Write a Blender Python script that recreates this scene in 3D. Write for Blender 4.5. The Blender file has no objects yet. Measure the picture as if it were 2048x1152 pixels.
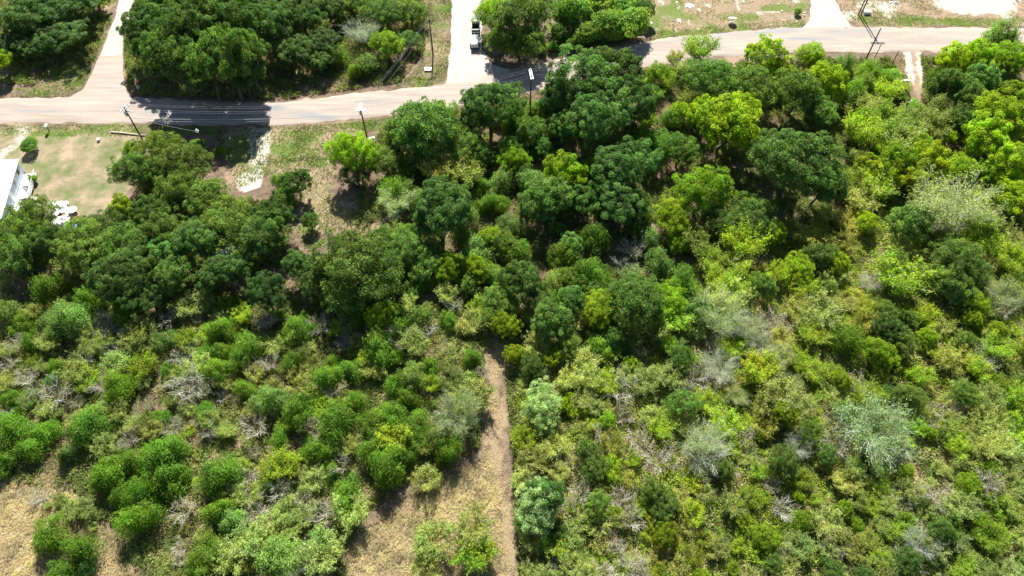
import bpy, bmesh, math, random
import numpy as np
from mathutils import Vector, Matrix
from mathutils.geometry import tessellate_polygon

random.seed(7)
rng = np.random.default_rng(7)
R_ = math.radians
scene = bpy.context.scene
C = scene.collection

# ------------------------------------------------------------------ camera, light, exposure
CAM_H, PITCH, FPX = 95.0, 54.0, 1384.0        # drone height (m), degrees below the horizon, focal length in px of a 2048 px frame
cd = bpy.data.cameras.new('camera'); cam = bpy.data.objects.new('camera', cd); C.objects.link(cam)
cd.sensor_width = 36.0; cd.lens = 36.0 * FPX / 2048.0; cd.clip_end = 12000; cd.clip_start = 0.5
cam.location = (0, 0, CAM_H); cam.rotation_euler = (R_(90 - PITCH), 0, 0)
scene.camera = cam

SUN_E, SUN_AZ = 44.0, 2.0
w = bpy.data.worlds.new('World'); scene.world = w; w.use_nodes = True
nt = w.node_tree; nt.nodes.clear()
sky = nt.nodes.new('ShaderNodeTexSky'); sky.sky_type = 'NISHITA'; sky.sun_disc = False
sky.sun_elevation = R_(SUN_E); sky.sun_rotation = R_(-SUN_AZ); sky.air_density = 1.0; sky.dust_density = 0.4
bg = nt.nodes.new('ShaderNodeBackground'); bg.inputs[1].default_value = 0.05
wo = nt.nodes.new('ShaderNodeOutputWorld')
nt.links.new(sky.outputs[0], bg.inputs[0]); nt.links.new(bg.outputs[0], wo.inputs[0])
sl = bpy.data.lights.new('sun', 'SUN'); so = bpy.data.objects.new('sun', sl); C.objects.link(so)
sl.energy = 5.0; sl.angle = R_(0.53); sl.color = (1.0, 0.955, 0.88)
so.rotation_euler = (R_(-(90 - SUN_E)), 0, R_(SUN_AZ)); so.location = (0, 60, 120)
vs = scene.view_settings; vs.view_transform = 'Standard'; vs.look = 'None'; vs.gamma = 1.0; vs.use_curve_mapping = False
vs.exposure = 1.56
scene.cycles.max_bounces = 6; scene.cycles.diffuse_bounces = 3; scene.cycles.transmission_bounces = 4
scene.cycles.glossy_bounces = 2

# ------------------------------------------------------------------ survey helper: photo measurement -> metres on the ground (or at height z)
SP, CP = math.sin(R_(PITCH)), math.cos(R_(PITCH))
def at(px, py, z=0.0):
    u, v = (px - 1024.0) / FPX, (576.0 - py) / FPX
    dy, dz = CP + v * SP, -SP + v * CP
    t = (z - CAM_H) / dz
    return Vector((u * t, dy * t, z))
def depth(py, z=0.0):
    v = (576.0 - py) / FPX
    return (z - CAM_H) / (-SP + v * CP)
def poly(pts, z=0.0): return [at(x, y, z).to_2d() for x, y in pts]
def pip(P, pg):
    x, y = P[:, 0], P[:, 1]; ins = np.zeros(len(P), bool)
    n = len(pg)
    for i in range(n):
        x1, y1 = pg[i]; x2, y2 = pg[(i + 1) % n]
        if y1 == y2: continue
        c = ((y1 > y) != (y2 > y)) & (x < (x2 - x1) * (y - y1) / (y2 - y1) + x1)
        ins ^= c
    return ins
def vnoise(P, s, seed=0):
    """smooth value noise on 2-D points, 0..1"""
    q = P / s + seed * 17.31 + 1000.0
    i = np.floor(q).astype(np.int64); f = q - i; f = f * f * (3 - 2 * f)
    def h(a, b):
        n = (a * 374761393 + b * 668265263 + seed * 974711) & 0x7fffffff
        n = ((n ^ (n >> 13)) * 1274126177) & 0x7fffffff
        return ((n ^ (n >> 16)) & 0xffff) / 65535.0
    a, b = i[:, 0], i[:, 1]
    v00, v10, v01, v11 = h(a, b), h(a + 1, b), h(a, b + 1), h(a + 1, b + 1)
    fx, fy = f[:, 0], f[:, 1]
    return (v00 * (1 - fx) + v10 * fx) * (1 - fy) + (v01 * (1 - fx) + v11 * fx) * fy

# ------------------------------------------------------------------ materials
MATS = {}
def mat(name):
    m = bpy.data.materials.new(name); m.use_nodes = True
    MATS[name] = m
    n = m.node_tree.nodes; n.clear()
    return m, n, m.node_tree.links
def simple(name, col, rough=0.6, metal=0.0, var=0.15, scale=3.0, spec=0.4):
    m, n, l = mat(name)
    o = n.new('ShaderNodeOutputMaterial'); p = n.new('ShaderNodeBsdfPrincipled')
    tc = n.new('ShaderNodeTexCoord'); no = n.new('ShaderNodeTexNoise'); no.inputs['Scale'].default_value = scale; no.inputs['Detail'].default_value = 5
    mr = n.new('ShaderNodeMapRange'); mr.inputs[3].default_value = 1 - var; mr.inputs[4].default_value = 1 + var
    mx = n.new('ShaderNodeMix'); mx.data_type = 'RGBA'; mx.blend_type = 'MULTIPLY'; mx.inputs[0].default_value = 1
    mx.inputs[6].default_value = (*col, 1)
    l.new(tc.outputs['Object'], no.inputs['Vector']); l.new(no.outputs['Fac'], mr.inputs[0]); l.new(mr.outputs[0], mx.inputs[7])
    l.new(mx.outputs[2], p.inputs['Base Color']); l.new(p.outputs[0], o.inputs[0])
    p.inputs['Roughness'].default_value = rough; p.inputs['Metallic'].default_value = metal
    p.inputs['Specular IOR Level'].default_value = spec
    return m
def leafmat(name, trans=0.44, rough=0.6, spec=0.18):
    m, n, l = mat(name)
    o = n.new('ShaderNodeOutputMaterial')
    oi = n.new('ShaderNodeObjectInfo'); a = n.new('ShaderNodeAttribute'); a.attribute_name = 'rnd'
    tc = n.new('ShaderNodeTexCoord'); no = n.new('ShaderNodeTexNoise'); no.inputs['Scale'].default_value = 0.55; no.inputs['Detail'].default_value = 3
    add = n.new('ShaderNodeVectorMath'); add.operation = 'ADD'; l.new(tc.outputs['Object'], add.inputs[0]); l.new(oi.outputs['Location'], add.inputs[1])
    l.new(add.outputs[0], no.inputs['Vector'])
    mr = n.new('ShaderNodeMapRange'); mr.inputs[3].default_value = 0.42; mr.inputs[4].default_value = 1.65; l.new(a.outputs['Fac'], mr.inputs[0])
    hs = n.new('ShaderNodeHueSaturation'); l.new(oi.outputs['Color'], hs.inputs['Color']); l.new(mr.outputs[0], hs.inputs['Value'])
    m2 = n.new('ShaderNodeMapRange'); m2.inputs[1].default_value = 0.3; m2.inputs[2].default_value = 0.7; m2.inputs[3].default_value = 0.478; m2.inputs[4].default_value = 0.528
    l.new(no.outputs['Fac'], m2.inputs[0]); l.new(m2.outputs[0], hs.inputs['Hue'])
    p = n.new('ShaderNodeBsdfPrincipled'); l.new(hs.outputs[0], p.inputs['Base Color'])
    p.inputs['Roughness'].default_value = rough; p.inputs['Specular IOR Level'].default_value = spec
    t = n.new('ShaderNodeBsdfTranslucent')
    g = n.new('ShaderNodeMix'); g.data_type = 'RGBA'; g.blend_type = 'MULTIPLY'; g.inputs[0].default_value = 1
    l.new(hs.outputs[0], g.inputs[6]); g.inputs[7].default_value = (1.5, 1.64, 0.45, 1); l.new(g.outputs[2], t.inputs['Color'])
    ms = n.new('ShaderNodeMixShader'); ms.inputs[0].default_value = trans
    l.new(p.outputs[0], ms.inputs[1]); l.new(t.outputs[0], ms.inputs[2]); l.new(ms.outputs[0], o.inputs[0])
    return m
LEAF = leafmat('leaf')
BARK = simple('bark', (0.10, 0.08, 0.062), 0.9, var=0.35, scale=4)
GREYBARK = simple('grey_bark', (0.40, 0.395, 0.37), 0.85, var=0.3, scale=4)
POLEW = simple('weathered_pole', (0.055, 0.042, 0.034), 0.9, var=0.3, scale=6)
WHITE = simple('white_paint', (0.78, 0.78, 0.76), 0.5, var=0.06)
ROOFW = simple('white_roof', (0.80, 0.80, 0.79), 0.5, var=0.04, scale=1.2)
SIDING = simple('blue_grey_siding', (0.42, 0.52, 0.60), 0.6, var=0.1)
GLASS = simple('dark_glass', (0.02, 0.010, 0.035), 0.08, var=0.1, spec=0.8)
BLACK = simple('black_rubber', (0.015, 0.015, 0.016), 0.8, var=0.2)
DGREEN = simple('dark_green_paint', (0.022, 0.046, 0.046), 0.5, var=0.08, spec=0.25)
GGREEN = simple('grey_green_paint', (0.13, 0.17, 0.165), 0.4, var=0.08, spec=0.6)
STEEL = simple('galvanised_steel', (0.55, 0.56, 0.57), 0.4, 0.6, var=0.12)
CERAMIC = simple('pale_insulator', (0.75, 0.76, 0.78), 0.3, var=0.05, spec=0.6)
REDBR = simple('red_brown', (0.36, 0.12, 0.07), 0.7, var=0.25)
BLUE = simple('blue_plastic', (0.12, 0.28, 0.52), 0.45, var=0.1)
LOGM = simple('pale_log', (0.46, 0.38, 0.29), 0.9, var=0.3, scale=3)
TARP = simple('white_tarp', (0.82, 0.82, 0.82), 0.6, var=0.06)
WIRE = simple('aluminium_wire', (0.30, 0.31, 0.33), 0.7, 0.0, var=0.05)
STONE = simple('pale_rubble', (0.58, 0.53, 0.46), 0.9, var=0.25, scale=2)
SIGNM = simple('sign_white', (0.8, 0.8, 0.8), 0.4, var=0.03)
WOODD = simple('deck_wood', (0.62, 0.60, 0.57), 0.8, var=0.15, scale=3)

def groundmat():
    m, n, l = mat('ground')
    o = n.new('ShaderNodeOutputMaterial'); p = n.new('ShaderNodeBsdfPrincipled'); p.inputs['Roughness'].default_value = 0.95; p.inputs['Specular IOR Level'].default_value = 0.15
    tc = n.new('ShaderNodeTexCoord')
    def noise(s, d=6, rough=0.6):
        x = n.new('ShaderNodeTexNoise'); x.inputs['Scale'].default_value = s; x.inputs['Detail'].default_value = d; x.inputs['Roughness'].default_value = rough
        l.new(tc.outputs['Object'], x.inputs['Vector']); return x
    def ramp(fac, cols):
        r = n.new('ShaderNodeValToRGB'); e = r.color_ramp.elements
        while len(e) < len(cols): e.new(0.5)
        for k, (pos, c) in enumerate(cols): e[k].position = pos; e[k].color = (*c, 1)
        l.new(fac, r.inputs[0]); return r
    lawnn, mid, fine, brk = noise(0.22, 8, 0.65), noise(0.7, 8, 0.7), noise(3.5, 6, 0.7), noise(1.1, 8, 0.8)
    def mix(a, b, fac):
        x = n.new('ShaderNodeMix'); x.data_type = 'RGBA'; l.new(a, x.inputs[6]); l.new(b, x.inputs[7]); l.new(fac, x.inputs[0]); return x.outputs[2]
    def attr(nm):
        a = n.new('ShaderNodeAttribute'); a.attribute_name = nm; return a.outputs['Fac']
    def edge(fac, nz, amp=0.7):
        # breaks the edge of a ground zone with noise
        s = n.new('ShaderNodeMath'); s.operation = 'MULTIPLY_ADD'; l.new(nz, s.inputs[0]); s.inputs[1].default_value = amp; s.inputs[2].default_value = -amp / 2
        a = n.new('ShaderNodeMath'); a.operation = 'ADD'; l.new(fac, a.inputs[0]); l.new(s.outputs[0], a.inputs[1])
        r = n.new('ShaderNodeMapRange'); r.inputs[1].default_value = 0.32; r.inputs[2].default_value = 0.68; l.new(a.outputs[0], r.inputs[0]); return r.outputs[0]
    calmix = n.new('ShaderNodeMath'); calmix.operation = 'MULTIPLY_ADD'; l.new(fine.outputs['Fac'], calmix.inputs[0]); calmix.inputs[1].default_value = 0.45; cm2 = n.new('ShaderNodeMath'); cm2.operation = 'MULTIPLY'; l.new(mid.outputs['Fac'], cm2.inputs[0]); cm2.inputs[1].default_value = 0.55; l.new(cm2.outputs[0], calmix.inputs[2])
    litter = ramp(mid.outputs['Fac'], [(0.3, (0.063, 0.046, 0.030)), (0.5, (0.126, 0.092, 0.063)), (0.7, (0.218, 0.160, 0.109))])
    soil = ramp(mid.outputs['Fac'], [(0.28, (0.165, 0.118, 0.082)), (0.5, (0.227, 0.164, 0.113)), (0.72, (0.311, 0.235, 0.168))])
    dry = ramp(fine.outputs['Fac'], [(0.25, (0.118, 0.088, 0.050)), (0.5, (0.218, 0.168, 0.101)), (0.75, (0.302, 0.244, 0.155))])
    green = ramp(fine.outputs['Fac'], [(0.25, (0.050, 0.080, 0.017)), (0.5, (0.097, 0.134, 0.029)), (0.78, (0.185, 0.193, 0.071))])
    lawn = ramp(lawnn.outputs['Fac'], [(0.36, (0.097, 0.126, 0.042)), (0.5, (0.181, 0.160, 0.092)), (0.63, (0.294, 0.223, 0.151))])
    cal = ramp(calmix.outputs[0], [(0.3, (0.20, 0.165, 0.125)), (0.48, (0.36, 0.325, 0.275)), (0.66, (0.47, 0.44, 0.395))])
    c = litter.outputs[0]
    c = mix(c, soil.outputs[0], edge(attr('soil'), brk.outputs['Fac'], 1.3))
    c = mix(c, lawn.outputs[0], edge(attr('lawn'), brk.outputs['Fac'], 1.3))
    c = mix(c, dry.outputs[0], edge(attr('dry'), brk.outputs['Fac'], 1.3))
    c = mix(c, green.outputs[0], edge(attr('green'), brk.outputs['Fac'], 2.0))
    c = mix(c, cal.outputs[0], edge(attr('caliche'), brk.outputs['Fac'], 1.4))
    bm = n.new('ShaderNodeBump'); bm.inputs['Strength'].default_value = 0.6; bm.inputs['Distance'].default_value = 0.12; l.new(fine.outputs['Fac'], bm.inputs['Height'])
    l.new(c, p.inputs['Base Color']); l.new(bm.outputs[0], p.inputs['Normal']); l.new(p.outputs[0], o.inputs[0])
    return m
GROUND = groundmat()

def roadmat(name, base, var, streak, patch=None, tracks=0.0):
    m, n, l = mat(name)
    o = n.new('ShaderNodeOutputMaterial'); p = n.new('ShaderNodeBsdfPrincipled'); p.inputs['Roughness'].default_value = 0.85; p.inputs['Specular IOR Level'].default_value = 0.25
    tc = n.new('ShaderNodeTexCoord'); mp = n.new('ShaderNodeMapping'); l.new(tc.outputs['Object'], mp.inputs[0]); mp.inputs['Scale'].default_value = streak
    a = n.new('ShaderNodeTexNoise'); a.inputs['Scale'].default_value = 1; a.inputs['Detail'].default_value = 7; a.inputs['Roughness'].default_value = 0.65; l.new(mp.outputs[0], a.inputs['Vector'])
    f = n.new('ShaderNodeTexNoise'); f.inputs['Scale'].default_value = 5; f.inputs['Detail'].default_value = 5; l.new(tc.outputs['Object'], f.inputs['Vector'])
    r = n.new('ShaderNodeValToRGB'); e = r.color_ramp.elements
    e[0].position = 0.3; e[0].color = (*[c * (1 - var) for c in base], 1); e[1].position = 0.7; e[1].color = (*[c * (1 + var) for c in base], 1)
    l.new(a.outputs['Fac'], r.inputs[0])
    mr = n.new('ShaderNodeMapRange'); mr.inputs[3].default_value = 0.74; mr.inputs[4].default_value = 1.22; l.new(f.outputs['Fac'], mr.inputs[0])
    mx = n.new('ShaderNodeMix'); mx.data_type = 'RGBA'; mx.blend_type = 'MULTIPLY'; mx.inputs[0].default_value = 1
    l.new(r.outputs[0], mx.inputs[6]); l.new(mr.outputs[0], mx.inputs[7]); c = mx.outputs[2]
    if patch:
        # worn patches of bluish bare asphalt
        at_ = n.new('ShaderNodeAttribute'); at_.attribute_name = 'patch'
        pn = n.new('ShaderNodeTexNoise'); pn.inputs['Scale'].default_value = 1.0; pn.inputs['Detail'].default_value = 6; l.new(mp.outputs[0], pn.inputs['Vector'])
        mm = n.new('ShaderNodeMath'); mm.operation = 'MULTIPLY'; l.new(at_.outputs['Fac'], mm.inputs[0])
        pr = n.new('ShaderNodeMapRange'); pr.inputs[1].default_value = 0.4; pr.inputs[2].default_value = 0.62; l.new(pn.outputs['Fac'], pr.inputs[0]); l.new(pr.outputs[0], mm.inputs[1])
        x = n.new('ShaderNodeMix'); x.data_type = 'RGBA'; l.new(mm.outputs[0], x.inputs[0]); l.new(c, x.inputs[6]); x.inputs[7].default_value = (*patch, 1); c = x.outputs[2]
    bm = n.new('ShaderNodeBump'); bm.inputs['Strength'].default_value = 0.3; bm.inputs['Distance'].default_value = 0.03; l.new(f.outputs['Fac'], bm.inputs['Height'])
    l.new(c, p.inputs['Base Color']); l.new(bm.outputs[0], p.inputs['Normal']); l.new(p.outputs[0], o.inputs[0])
    return m
ROAD = roadmat('road', (0.29, 0.24, 0.198), 0.24, (0.07, 0.8, 1), patch=(0.165, 0.18, 0.19))
GRAVEL = roadmat('caliche_gravel', (0.345, 0.312, 0.275), 0.2, (0.6, 0.25, 1))
TRACK = roadmat('pale_track', (0.40, 0.345, 0.275), 0.25, (0.7, 0.4, 1))

# ------------------------------------------------------------------ mesh helpers
def tag(o, label, cat, group=None, kind=None):
    if label: o['label'] = label
    if cat: o['category'] = cat
    if group: o['group'] = group
    if kind: o['kind'] = kind
    return o
def link(name, me, m=None, parent=None, loc=None):
    o = bpy.data.objects.new(name, me); C.objects.link(o)
    if m and me and not me.materials: me.materials.append(m)
    if parent: o.parent = parent
    if loc is not None: o.location = loc
    return o
def empty(name, loc, rz=0.0, scale=1.0):
    o = bpy.data.objects.new(name, None); C.objects.link(o); o.empty_display_size = 0.3
    o.location = loc; o.rotation_euler = (0, 0, rz); o.scale = (scale,) * 3
    return o
class MB:
    def __init__(s): s.v = []; s.f = []
    def box(s, x0, x1, y0, y1, z0, z1, M=None):
        b = len(s.v)
        for z in (z0, z1):
            for x, y in ((x0, y0), (x1, y0), (x1, y1), (x0, y1)):
                p = Vector((x, y, z)); s.v.append(M @ p if M else p)
        s.f += [tuple(b + i for i in q) for q in ((3, 2, 1, 0), (4, 5, 6, 7), (0, 1, 5, 4), (1, 2, 6, 5), (2, 3, 7, 6), (3, 0, 4, 7))]
        return s
    def tube(s, pts, rad, n=6, cap=True):
        pts = [Vector(p) for p in pts]; b0 = len(s.v)
        if not hasattr(rad, '__len__'): rad = [rad] * len(pts)
        for i, p in enumerate(pts):
            d = (pts[min(i + 1, len(pts) - 1)] - pts[max(i - 1, 0)]).normalized()
            u = d.orthogonal().normalized() if i == 0 else (u - d * u.dot(d)).normalized()
            q = d.cross(u)
            for k in range(n):
                a = 2 * math.pi * k / n; s.v.append(p + (u * math.cos(a) + q * math.sin(a)) * rad[i])
        for i in range(len(pts) - 1):
            for k in range(n):
                a, b = b0 + i * n + k, b0 + i * n + (k + 1) % n; s.f.append((a, b, b + n, a + n))
        if cap:
            s.f.append(tuple(b0 + k for k in reversed(range(n)))); e = b0 + (len(pts) - 1) * n; s.f.append(tuple(e + k for k in range(n)))
        return s
    def prism(s, prof, x0, x1):
        """profile of (y, z) pairs pulled along x"""
        b = len(s.v); n = len(prof)
        for x in (x0, x1):
            for y, z in prof: s.v.append(Vector((x, y, z)))
        s.f.append(tuple(b + i for i in range(n))); s.f.append(tuple(b + n + i for i in reversed(range(n))))
        for i in range(n): j = (i + 1) % n; s.f.append((b + j, b + i, b + n + i, b + n + j))
        return s
    def mesh(s, name, bevel=0.0, smooth=False):
        me = bpy.data.meshes.new(name); me.from_pydata([tuple(p) for p in s.v], [], s.f)
        bm = bmesh.new(); bm.from_mesh(me); bmesh.ops.recalc_face_normals(bm, faces=bm.faces)
        if bevel: bmesh.ops.bevel(bm, geom=list(bm.edges), offset=bevel, segments=2, affect='EDGES', profile=0.6)
        bm.to_mesh(me); bm.free()
        if smooth: me.polygons.foreach_set('use_smooth', [True] * len(me.polygons))
        return me
    def build(s, name, m, parent=None, bevel=0.0, smooth=False): return link(name, s.mesh(name, bevel, smooth), m, parent)

def quads_mesh(name, V, rnd, m):
    """V: (n,4,3) corners, rnd: (n,)"""
    n = len(V); me = bpy.data.meshes.new(name)
    me.vertices.add(n * 4); me.vertices.foreach_set('co', V.reshape(-1).astype(np.float32))
    me.loops.add(n * 4); me.loops.foreach_set('vertex_index', np.arange(n * 4, dtype=np.int32))
    me.polygons.add(n); me.polygons.foreach_set('loop_start', np.arange(0, n * 4, 4, dtype=np.int32)); me.polygons.foreach_set('loop_total', np.full(n, 4, np.int32))
    me.update(calc_edges=True)
    a = me.attributes.new('rnd', 'FLOAT', 'POINT'); a.data.foreach_set('value', np.repeat(rnd, 4).astype(np.float32))
    me.materials.append(m); return me
def unit(a): return a / np.maximum(np.linalg.norm(a, axis=1, keepdims=True), 1e-9)
def leafquads(P, N, T, wd, ln):
    """kite-shaped leaf sprays at P, facing N, pointing along T"""
    N = unit(N); T = unit(T - N * np.sum(T * N, 1, keepdims=True)); B = np.cross(N, T)
    wd = np.asarray(wd)[:, None]; ln = np.asarray(ln)[:, None]
    drop = -N * ln * 0.18
    return np.stack([P - T * ln * 0.5, P + B * wd * 0.5 + T * ln * 0.05, P + T * ln * 0.5 + drop, P - B * wd * 0.5 + T * ln * 0.05], 1)
def rdir(n, r):
    v = r.normal(size=(n, 3)); return unit(v)

# ------------------------------------------------------------------ ground, roads
def densify(pg, step=1.0, jit=0.0, seed=1):
    r = np.random.default_rng(seed); out = []
    n = len(pg)
    for i in range(n):
        a, b = Vector(pg[i]), Vector(pg[(i + 1) % n]); L = (b - a).length; k = max(1, int(L / step))
        for j in range(k):
            out.append(a.lerp(b, j / k))
    P = np.array([tuple(p) for p in out])
    if jit:
        P = P + (np.stack([vnoise(P, 3.1, seed), vnoise(P, 3.1, seed + 5)], 1) - 0.5) * 2 * jit + r.normal(size=P.shape) * jit * 0.22
    return P
def sheet(name, pg, z, m, step=1.2, jit=0.25, seed=1, grid=1.0):
    P = densify(pg, step, jit, seed)
    tri = tessellate_polygon([[Vector((x, y, 0)) for x, y in P]])
    me = bpy.data.meshes.new(name); me.from_pydata([(x, y, z) for x, y in P], [], [tuple(t) for t in tri])
    bm = bmesh.new(); bm.from_mesh(me); bmesh.ops.recalc_face_normals(bm, faces=bm.faces)
    if sum(f.normal.z for f in bm.faces) < 0: bmesh.ops.reverse_faces(bm, faces=bm.faces)
    bm.to_mesh(me); bm.free()
    o = link(name, me, m); o['kind'] = 'structure'; return o

ROAD_TOP = [(-420, 199), (0, 195), (140, 193), (285, 194), (420, 200), (560, 205), (700, 186), (860, 171), (960, 152), (1075, 125), (1230, 93), (1330, 74), (1540, 56), (1620, 51), (1720, 53), (2048, 54), (2500, 55)]
ROAD_BOT = [(2500, 105), (2048, 105), (1700, 105), (1550, 107), (1420, 117), (1300, 133), (1160, 162), (1040, 190), (920, 212), (800, 229), (700, 240), (560, 250), (400, 251), (260, 247), (0, 247), (-420, 250)]
road_pg = poly(ROAD_TOP + ROAD_BOT)
gravel_pg = poly([(880, 176), (893, 160), (899, 120), (902, 60), (904, -60), (966, -60), (964, 0), (962, 60), (966, 100), (985, 128), (1030, 142), (960, 170)])
side_pg = poly([(132, 198), (165, 180), (184, 145), (200, 111), (244, 111), (247, 150), (252, 178), (262, 198)])
side2_pg = poly([(199, 113), (213, 78), (228, 40), (240, -10), (255, -60), (290, -60), (274, -10), (262, 30), (248, 80), (245, 113)])
drive_pg = poly([(1604, 56), (1622, 38), (1621, 0), (1617, -60), (1655, -60), (1670, 0), (1683, 25), (1706, 56)])
leftdrive_pg = poly([(503, 256), (538, 254), (536, 300), (528, 335), (520, 378), (498, 384), (474, 374), (480, 356), (500, 340), (505, 300)])
twotrack_pg = poly([(1806, 102), (1840, 102), (1846, 150), (1842, 200), (1822, 205), (1812, 150)])
yardpath_pg = poly([(30, 248), (66, 246), (55, 270), (38, 300), (18, 318), (0, 330), (-10, 312), (20, 285)])
pad_pg = poly([(1872, 0), (1875, 18), (1895, 26), (1950, 32), (2010, 30), (2030, 10), (2040, -60), (1860, -60)])
trail_pg = poly([(982, 660), (998, 660), (1012, 740), (1010, 790), (1000, 850), (1006, 905), (1014, 960), (1024, 1030), (1034, 1100), (1038, 1170), (975, 1170), (985, 1090), (980, 1010), (972, 950), (965, 890), (968, 820), (970, 760)])
clear1_pg = poly([(-40, 985), (30, 960), (75, 945), (110, 950), (150, 985), (190, 1000), (215, 1060), (255, 1085), (265, 1170), (-40, 1170)])
clear2_pg = poly([(680, 1170), (690, 1090), (725, 1050), (790, 1020), (830, 965), (880, 945), (950, 925), (975, 900), (1000, 1000), (1015, 1170)])
lawn_pg = poly([(-60, 252), (250, 248), (292, 300), (262, 350), (250, 430), (180, 450), (110, 470), (0, 470), (-60, 440)])
lot_pg = poly([(420, 262), (560, 252), (760, 242), (700, 300), (668, 330), (660, 400), (760, 440), (640, 470), (625, 520), (600, 480), (610, 380), (560, 340), (470, 380), (450, 300)])
yardR_pg = poly([(1290, 70), (1310, 20), (1320, -60), (1612, -60), (1612, 48), (1540, 52)])
yardR2_pg = poly([(1680, 40), (1672, -60), (2300, -60), (2300, 52), (1720, 52)])
weed_pg = poly([(1070, 120), (1095, 60), (1090, -60), (1320, -60), (1300, 60), (1230, 88)])
stripL_pg = poly([(-100, 195), (-100, 168), (60, 178), (130, 150), (180, 110), (208, 50), (228, -60), (250, -60), (222, 45), (195, 112), (165, 178), (130, 195)])
strip852_pg = poly([(845, 120), (850, 60), (862, -60), (905, -60), (900, 110), (890, 160), (860, 172), (780, 180), (810, 160)])
vergeS_pg = poly([(-100, 250), (260, 249), (440, 254), (440, 268), (240, 272), (-100, 272)])
vergeN_pg = poly([(1300, 80), (1540, 58), (1620, 50), (1600, 36), (1460, 50), (1300, 62)])
vergeN2_pg = poly([(1715, 52), (2300, 53), (2300, 36), (1900, 36), (1760, 34), (1700, 30)])
vergeM_pg = poly([(560, 254), (700, 244), (920, 216), (920, 226), (740, 262), (560, 275)])
greenlot_pg = poly([(540, 262), (640, 262), (665, 300), (660, 340), (600, 330), (545, 310)])
soilmid_pg = poly([(585, 330), (650, 330), (660, 440), (620, 520), (600, 470)])
soilm2_pg = poly([(1090, 110), (1240, 112), (1280, 95), (1270, 110), (1180, 140), (1070, 160)])
dirtR_pg = poly([(1700, 42), (1690, 0), (1690, -60), (1880, -60), (1880, 30), (1800, 34)])

def ground():
    xs = np.concatenate([[-6000, -2500, -1000, -500, -300, -220], np.arange(-170, 170.1, 0.85), [220, 300, 500, 1000, 2500, 6000]])
    ys = np.concatenate([[-6000, -2000, -600, -200, -60, -20, 0], np.arange(12, 190.1, 0.85), [220, 280, 400, 700, 1500, 4000, 9000]])
    X, Y = np.meshgrid(xs, ys); P = np.stack([X.ravel(), Y.ravel()], 1)
    z = -0.07 + 0.045 * vnoise(P, 9, 3) + 0.02 * vnoise(P, 2.2, 4)
    nx, ny = len(xs), len(ys); i = np.arange((nx - 1) * (ny - 1)); a = (i // (nx - 1)) * nx + i % (nx - 1)
    F = np.stack([a, a + 1, a + 1 + nx, a + nx], 1)
    me = bpy.data.meshes.new('ground'); n = len(F)
    me.vertices.add(len(P)); me.vertices.foreach_set('co', np.column_stack([P, z]).reshape(-1).astype(np.float32))
    me.loops.add(n * 4); me.loops.foreach_set('vertex_index', F.reshape(-1).astype(np.int32))
    me.polygons.add(n); me.polygons.foreach_set('loop_start', np.arange(0, n * 4, 4, dtype=np.int32)); me.polygons.foreach_set('loop_total', np.full(n, 4, np.int32))
    me.polygons.foreach_set('use_smooth', [True] * n)
    me.update(calc_edges=True)
    r = np.random.default_rng(5); jit = [r.normal(size=P.shape) * 0.9 for _ in range(5)]
    warp = (np.stack([vnoise(P, 4, 11), vnoise(P, 4, 12)], 1) - 0.5) * 3.0
    def mask(pgs, w_=1.0, k=1.0):
        s = np.zeros(len(P))
        for j in jit:
            q = P + (warp + j) * k; hit = np.zeros(len(P), bool)
            for pg in pgs: hit |= pip(q, pg)
            s += hit
        return s / len(jit) * w_
    far = (np.abs(P[:, 0]) > 172) | (P[:, 1] > 192)
    blot = np.clip((0.5 * vnoise(P @ np.array([[.8, .6], [-.6, .8]]), 6, 21) + 0.3 * vnoise(P, 2.3, 22) + 0.2 * vnoise(P, 1.1, 23) - 0.56) * 5, 0, 1)
    soil = np.maximum(mask([trail_pg, twotrack_pg, yardpath_pg, soilmid_pg, lot_pg, soilm2_pg, dirtR_pg, yardR_pg, yardR2_pg]), blot * 0.8)
    lawn = mask([lawn_pg])
    g2 = np.clip((vnoise(P, 3.5, 31) - 0.35) * 2.2, 0, 1)
    green = np.maximum.reduce([mask([vergeS_pg, vergeN_pg, vergeN2_pg, vergeM_pg, greenlot_pg]) * (0.45 + 0.55 * g2), mask([weed_pg, strip852_pg, stripL_pg, lot_pg, yardR_pg]) * g2 * 0.8, far * 0.7])
    dry = np.maximum.reduce([mask([clear1_pg, clear2_pg]), mask([trail_pg], .75, 1.2), mask([lot_pg, stripL_pg, strip852_pg, yardR_pg]) * 0.5])
    RUTS = [poly([(1806, 100), (1822, 100), (1826, 130), (1828, 168), (1816, 176), (1811, 150), (1806, 130)]), poly([(1829, 100), (1843, 100), (1848, 140), (1850, 176), (1840, 182), (1834, 150)])]
    cal = np.maximum.reduce([mask([pad_pg]), mask([leftdrive_pg], 1.5, .3), mask(RUTS, .8, .3), mask([yardpath_pg], .62, .7), mask([yardR2_pg]) * np.clip((vnoise(P, 4, 41) - 0.55) * 3, 0, 1), mask([yardR_pg]) * np.clip((vnoise(P, 1.6, 42) - 0.68) * 4, 0, 0.7)])
    for nm, v in (('soil', soil), ('lawn', lawn), ('dry', dry), ('green', green), ('caliche', cal)):
        at_ = me.attributes.new(nm, 'FLOAT', 'POINT'); at_.data.foreach_set('value', v.astype(np.float32))
    o = link('ground', me, GROUND); o['kind'] = 'structure'
ground()
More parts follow.
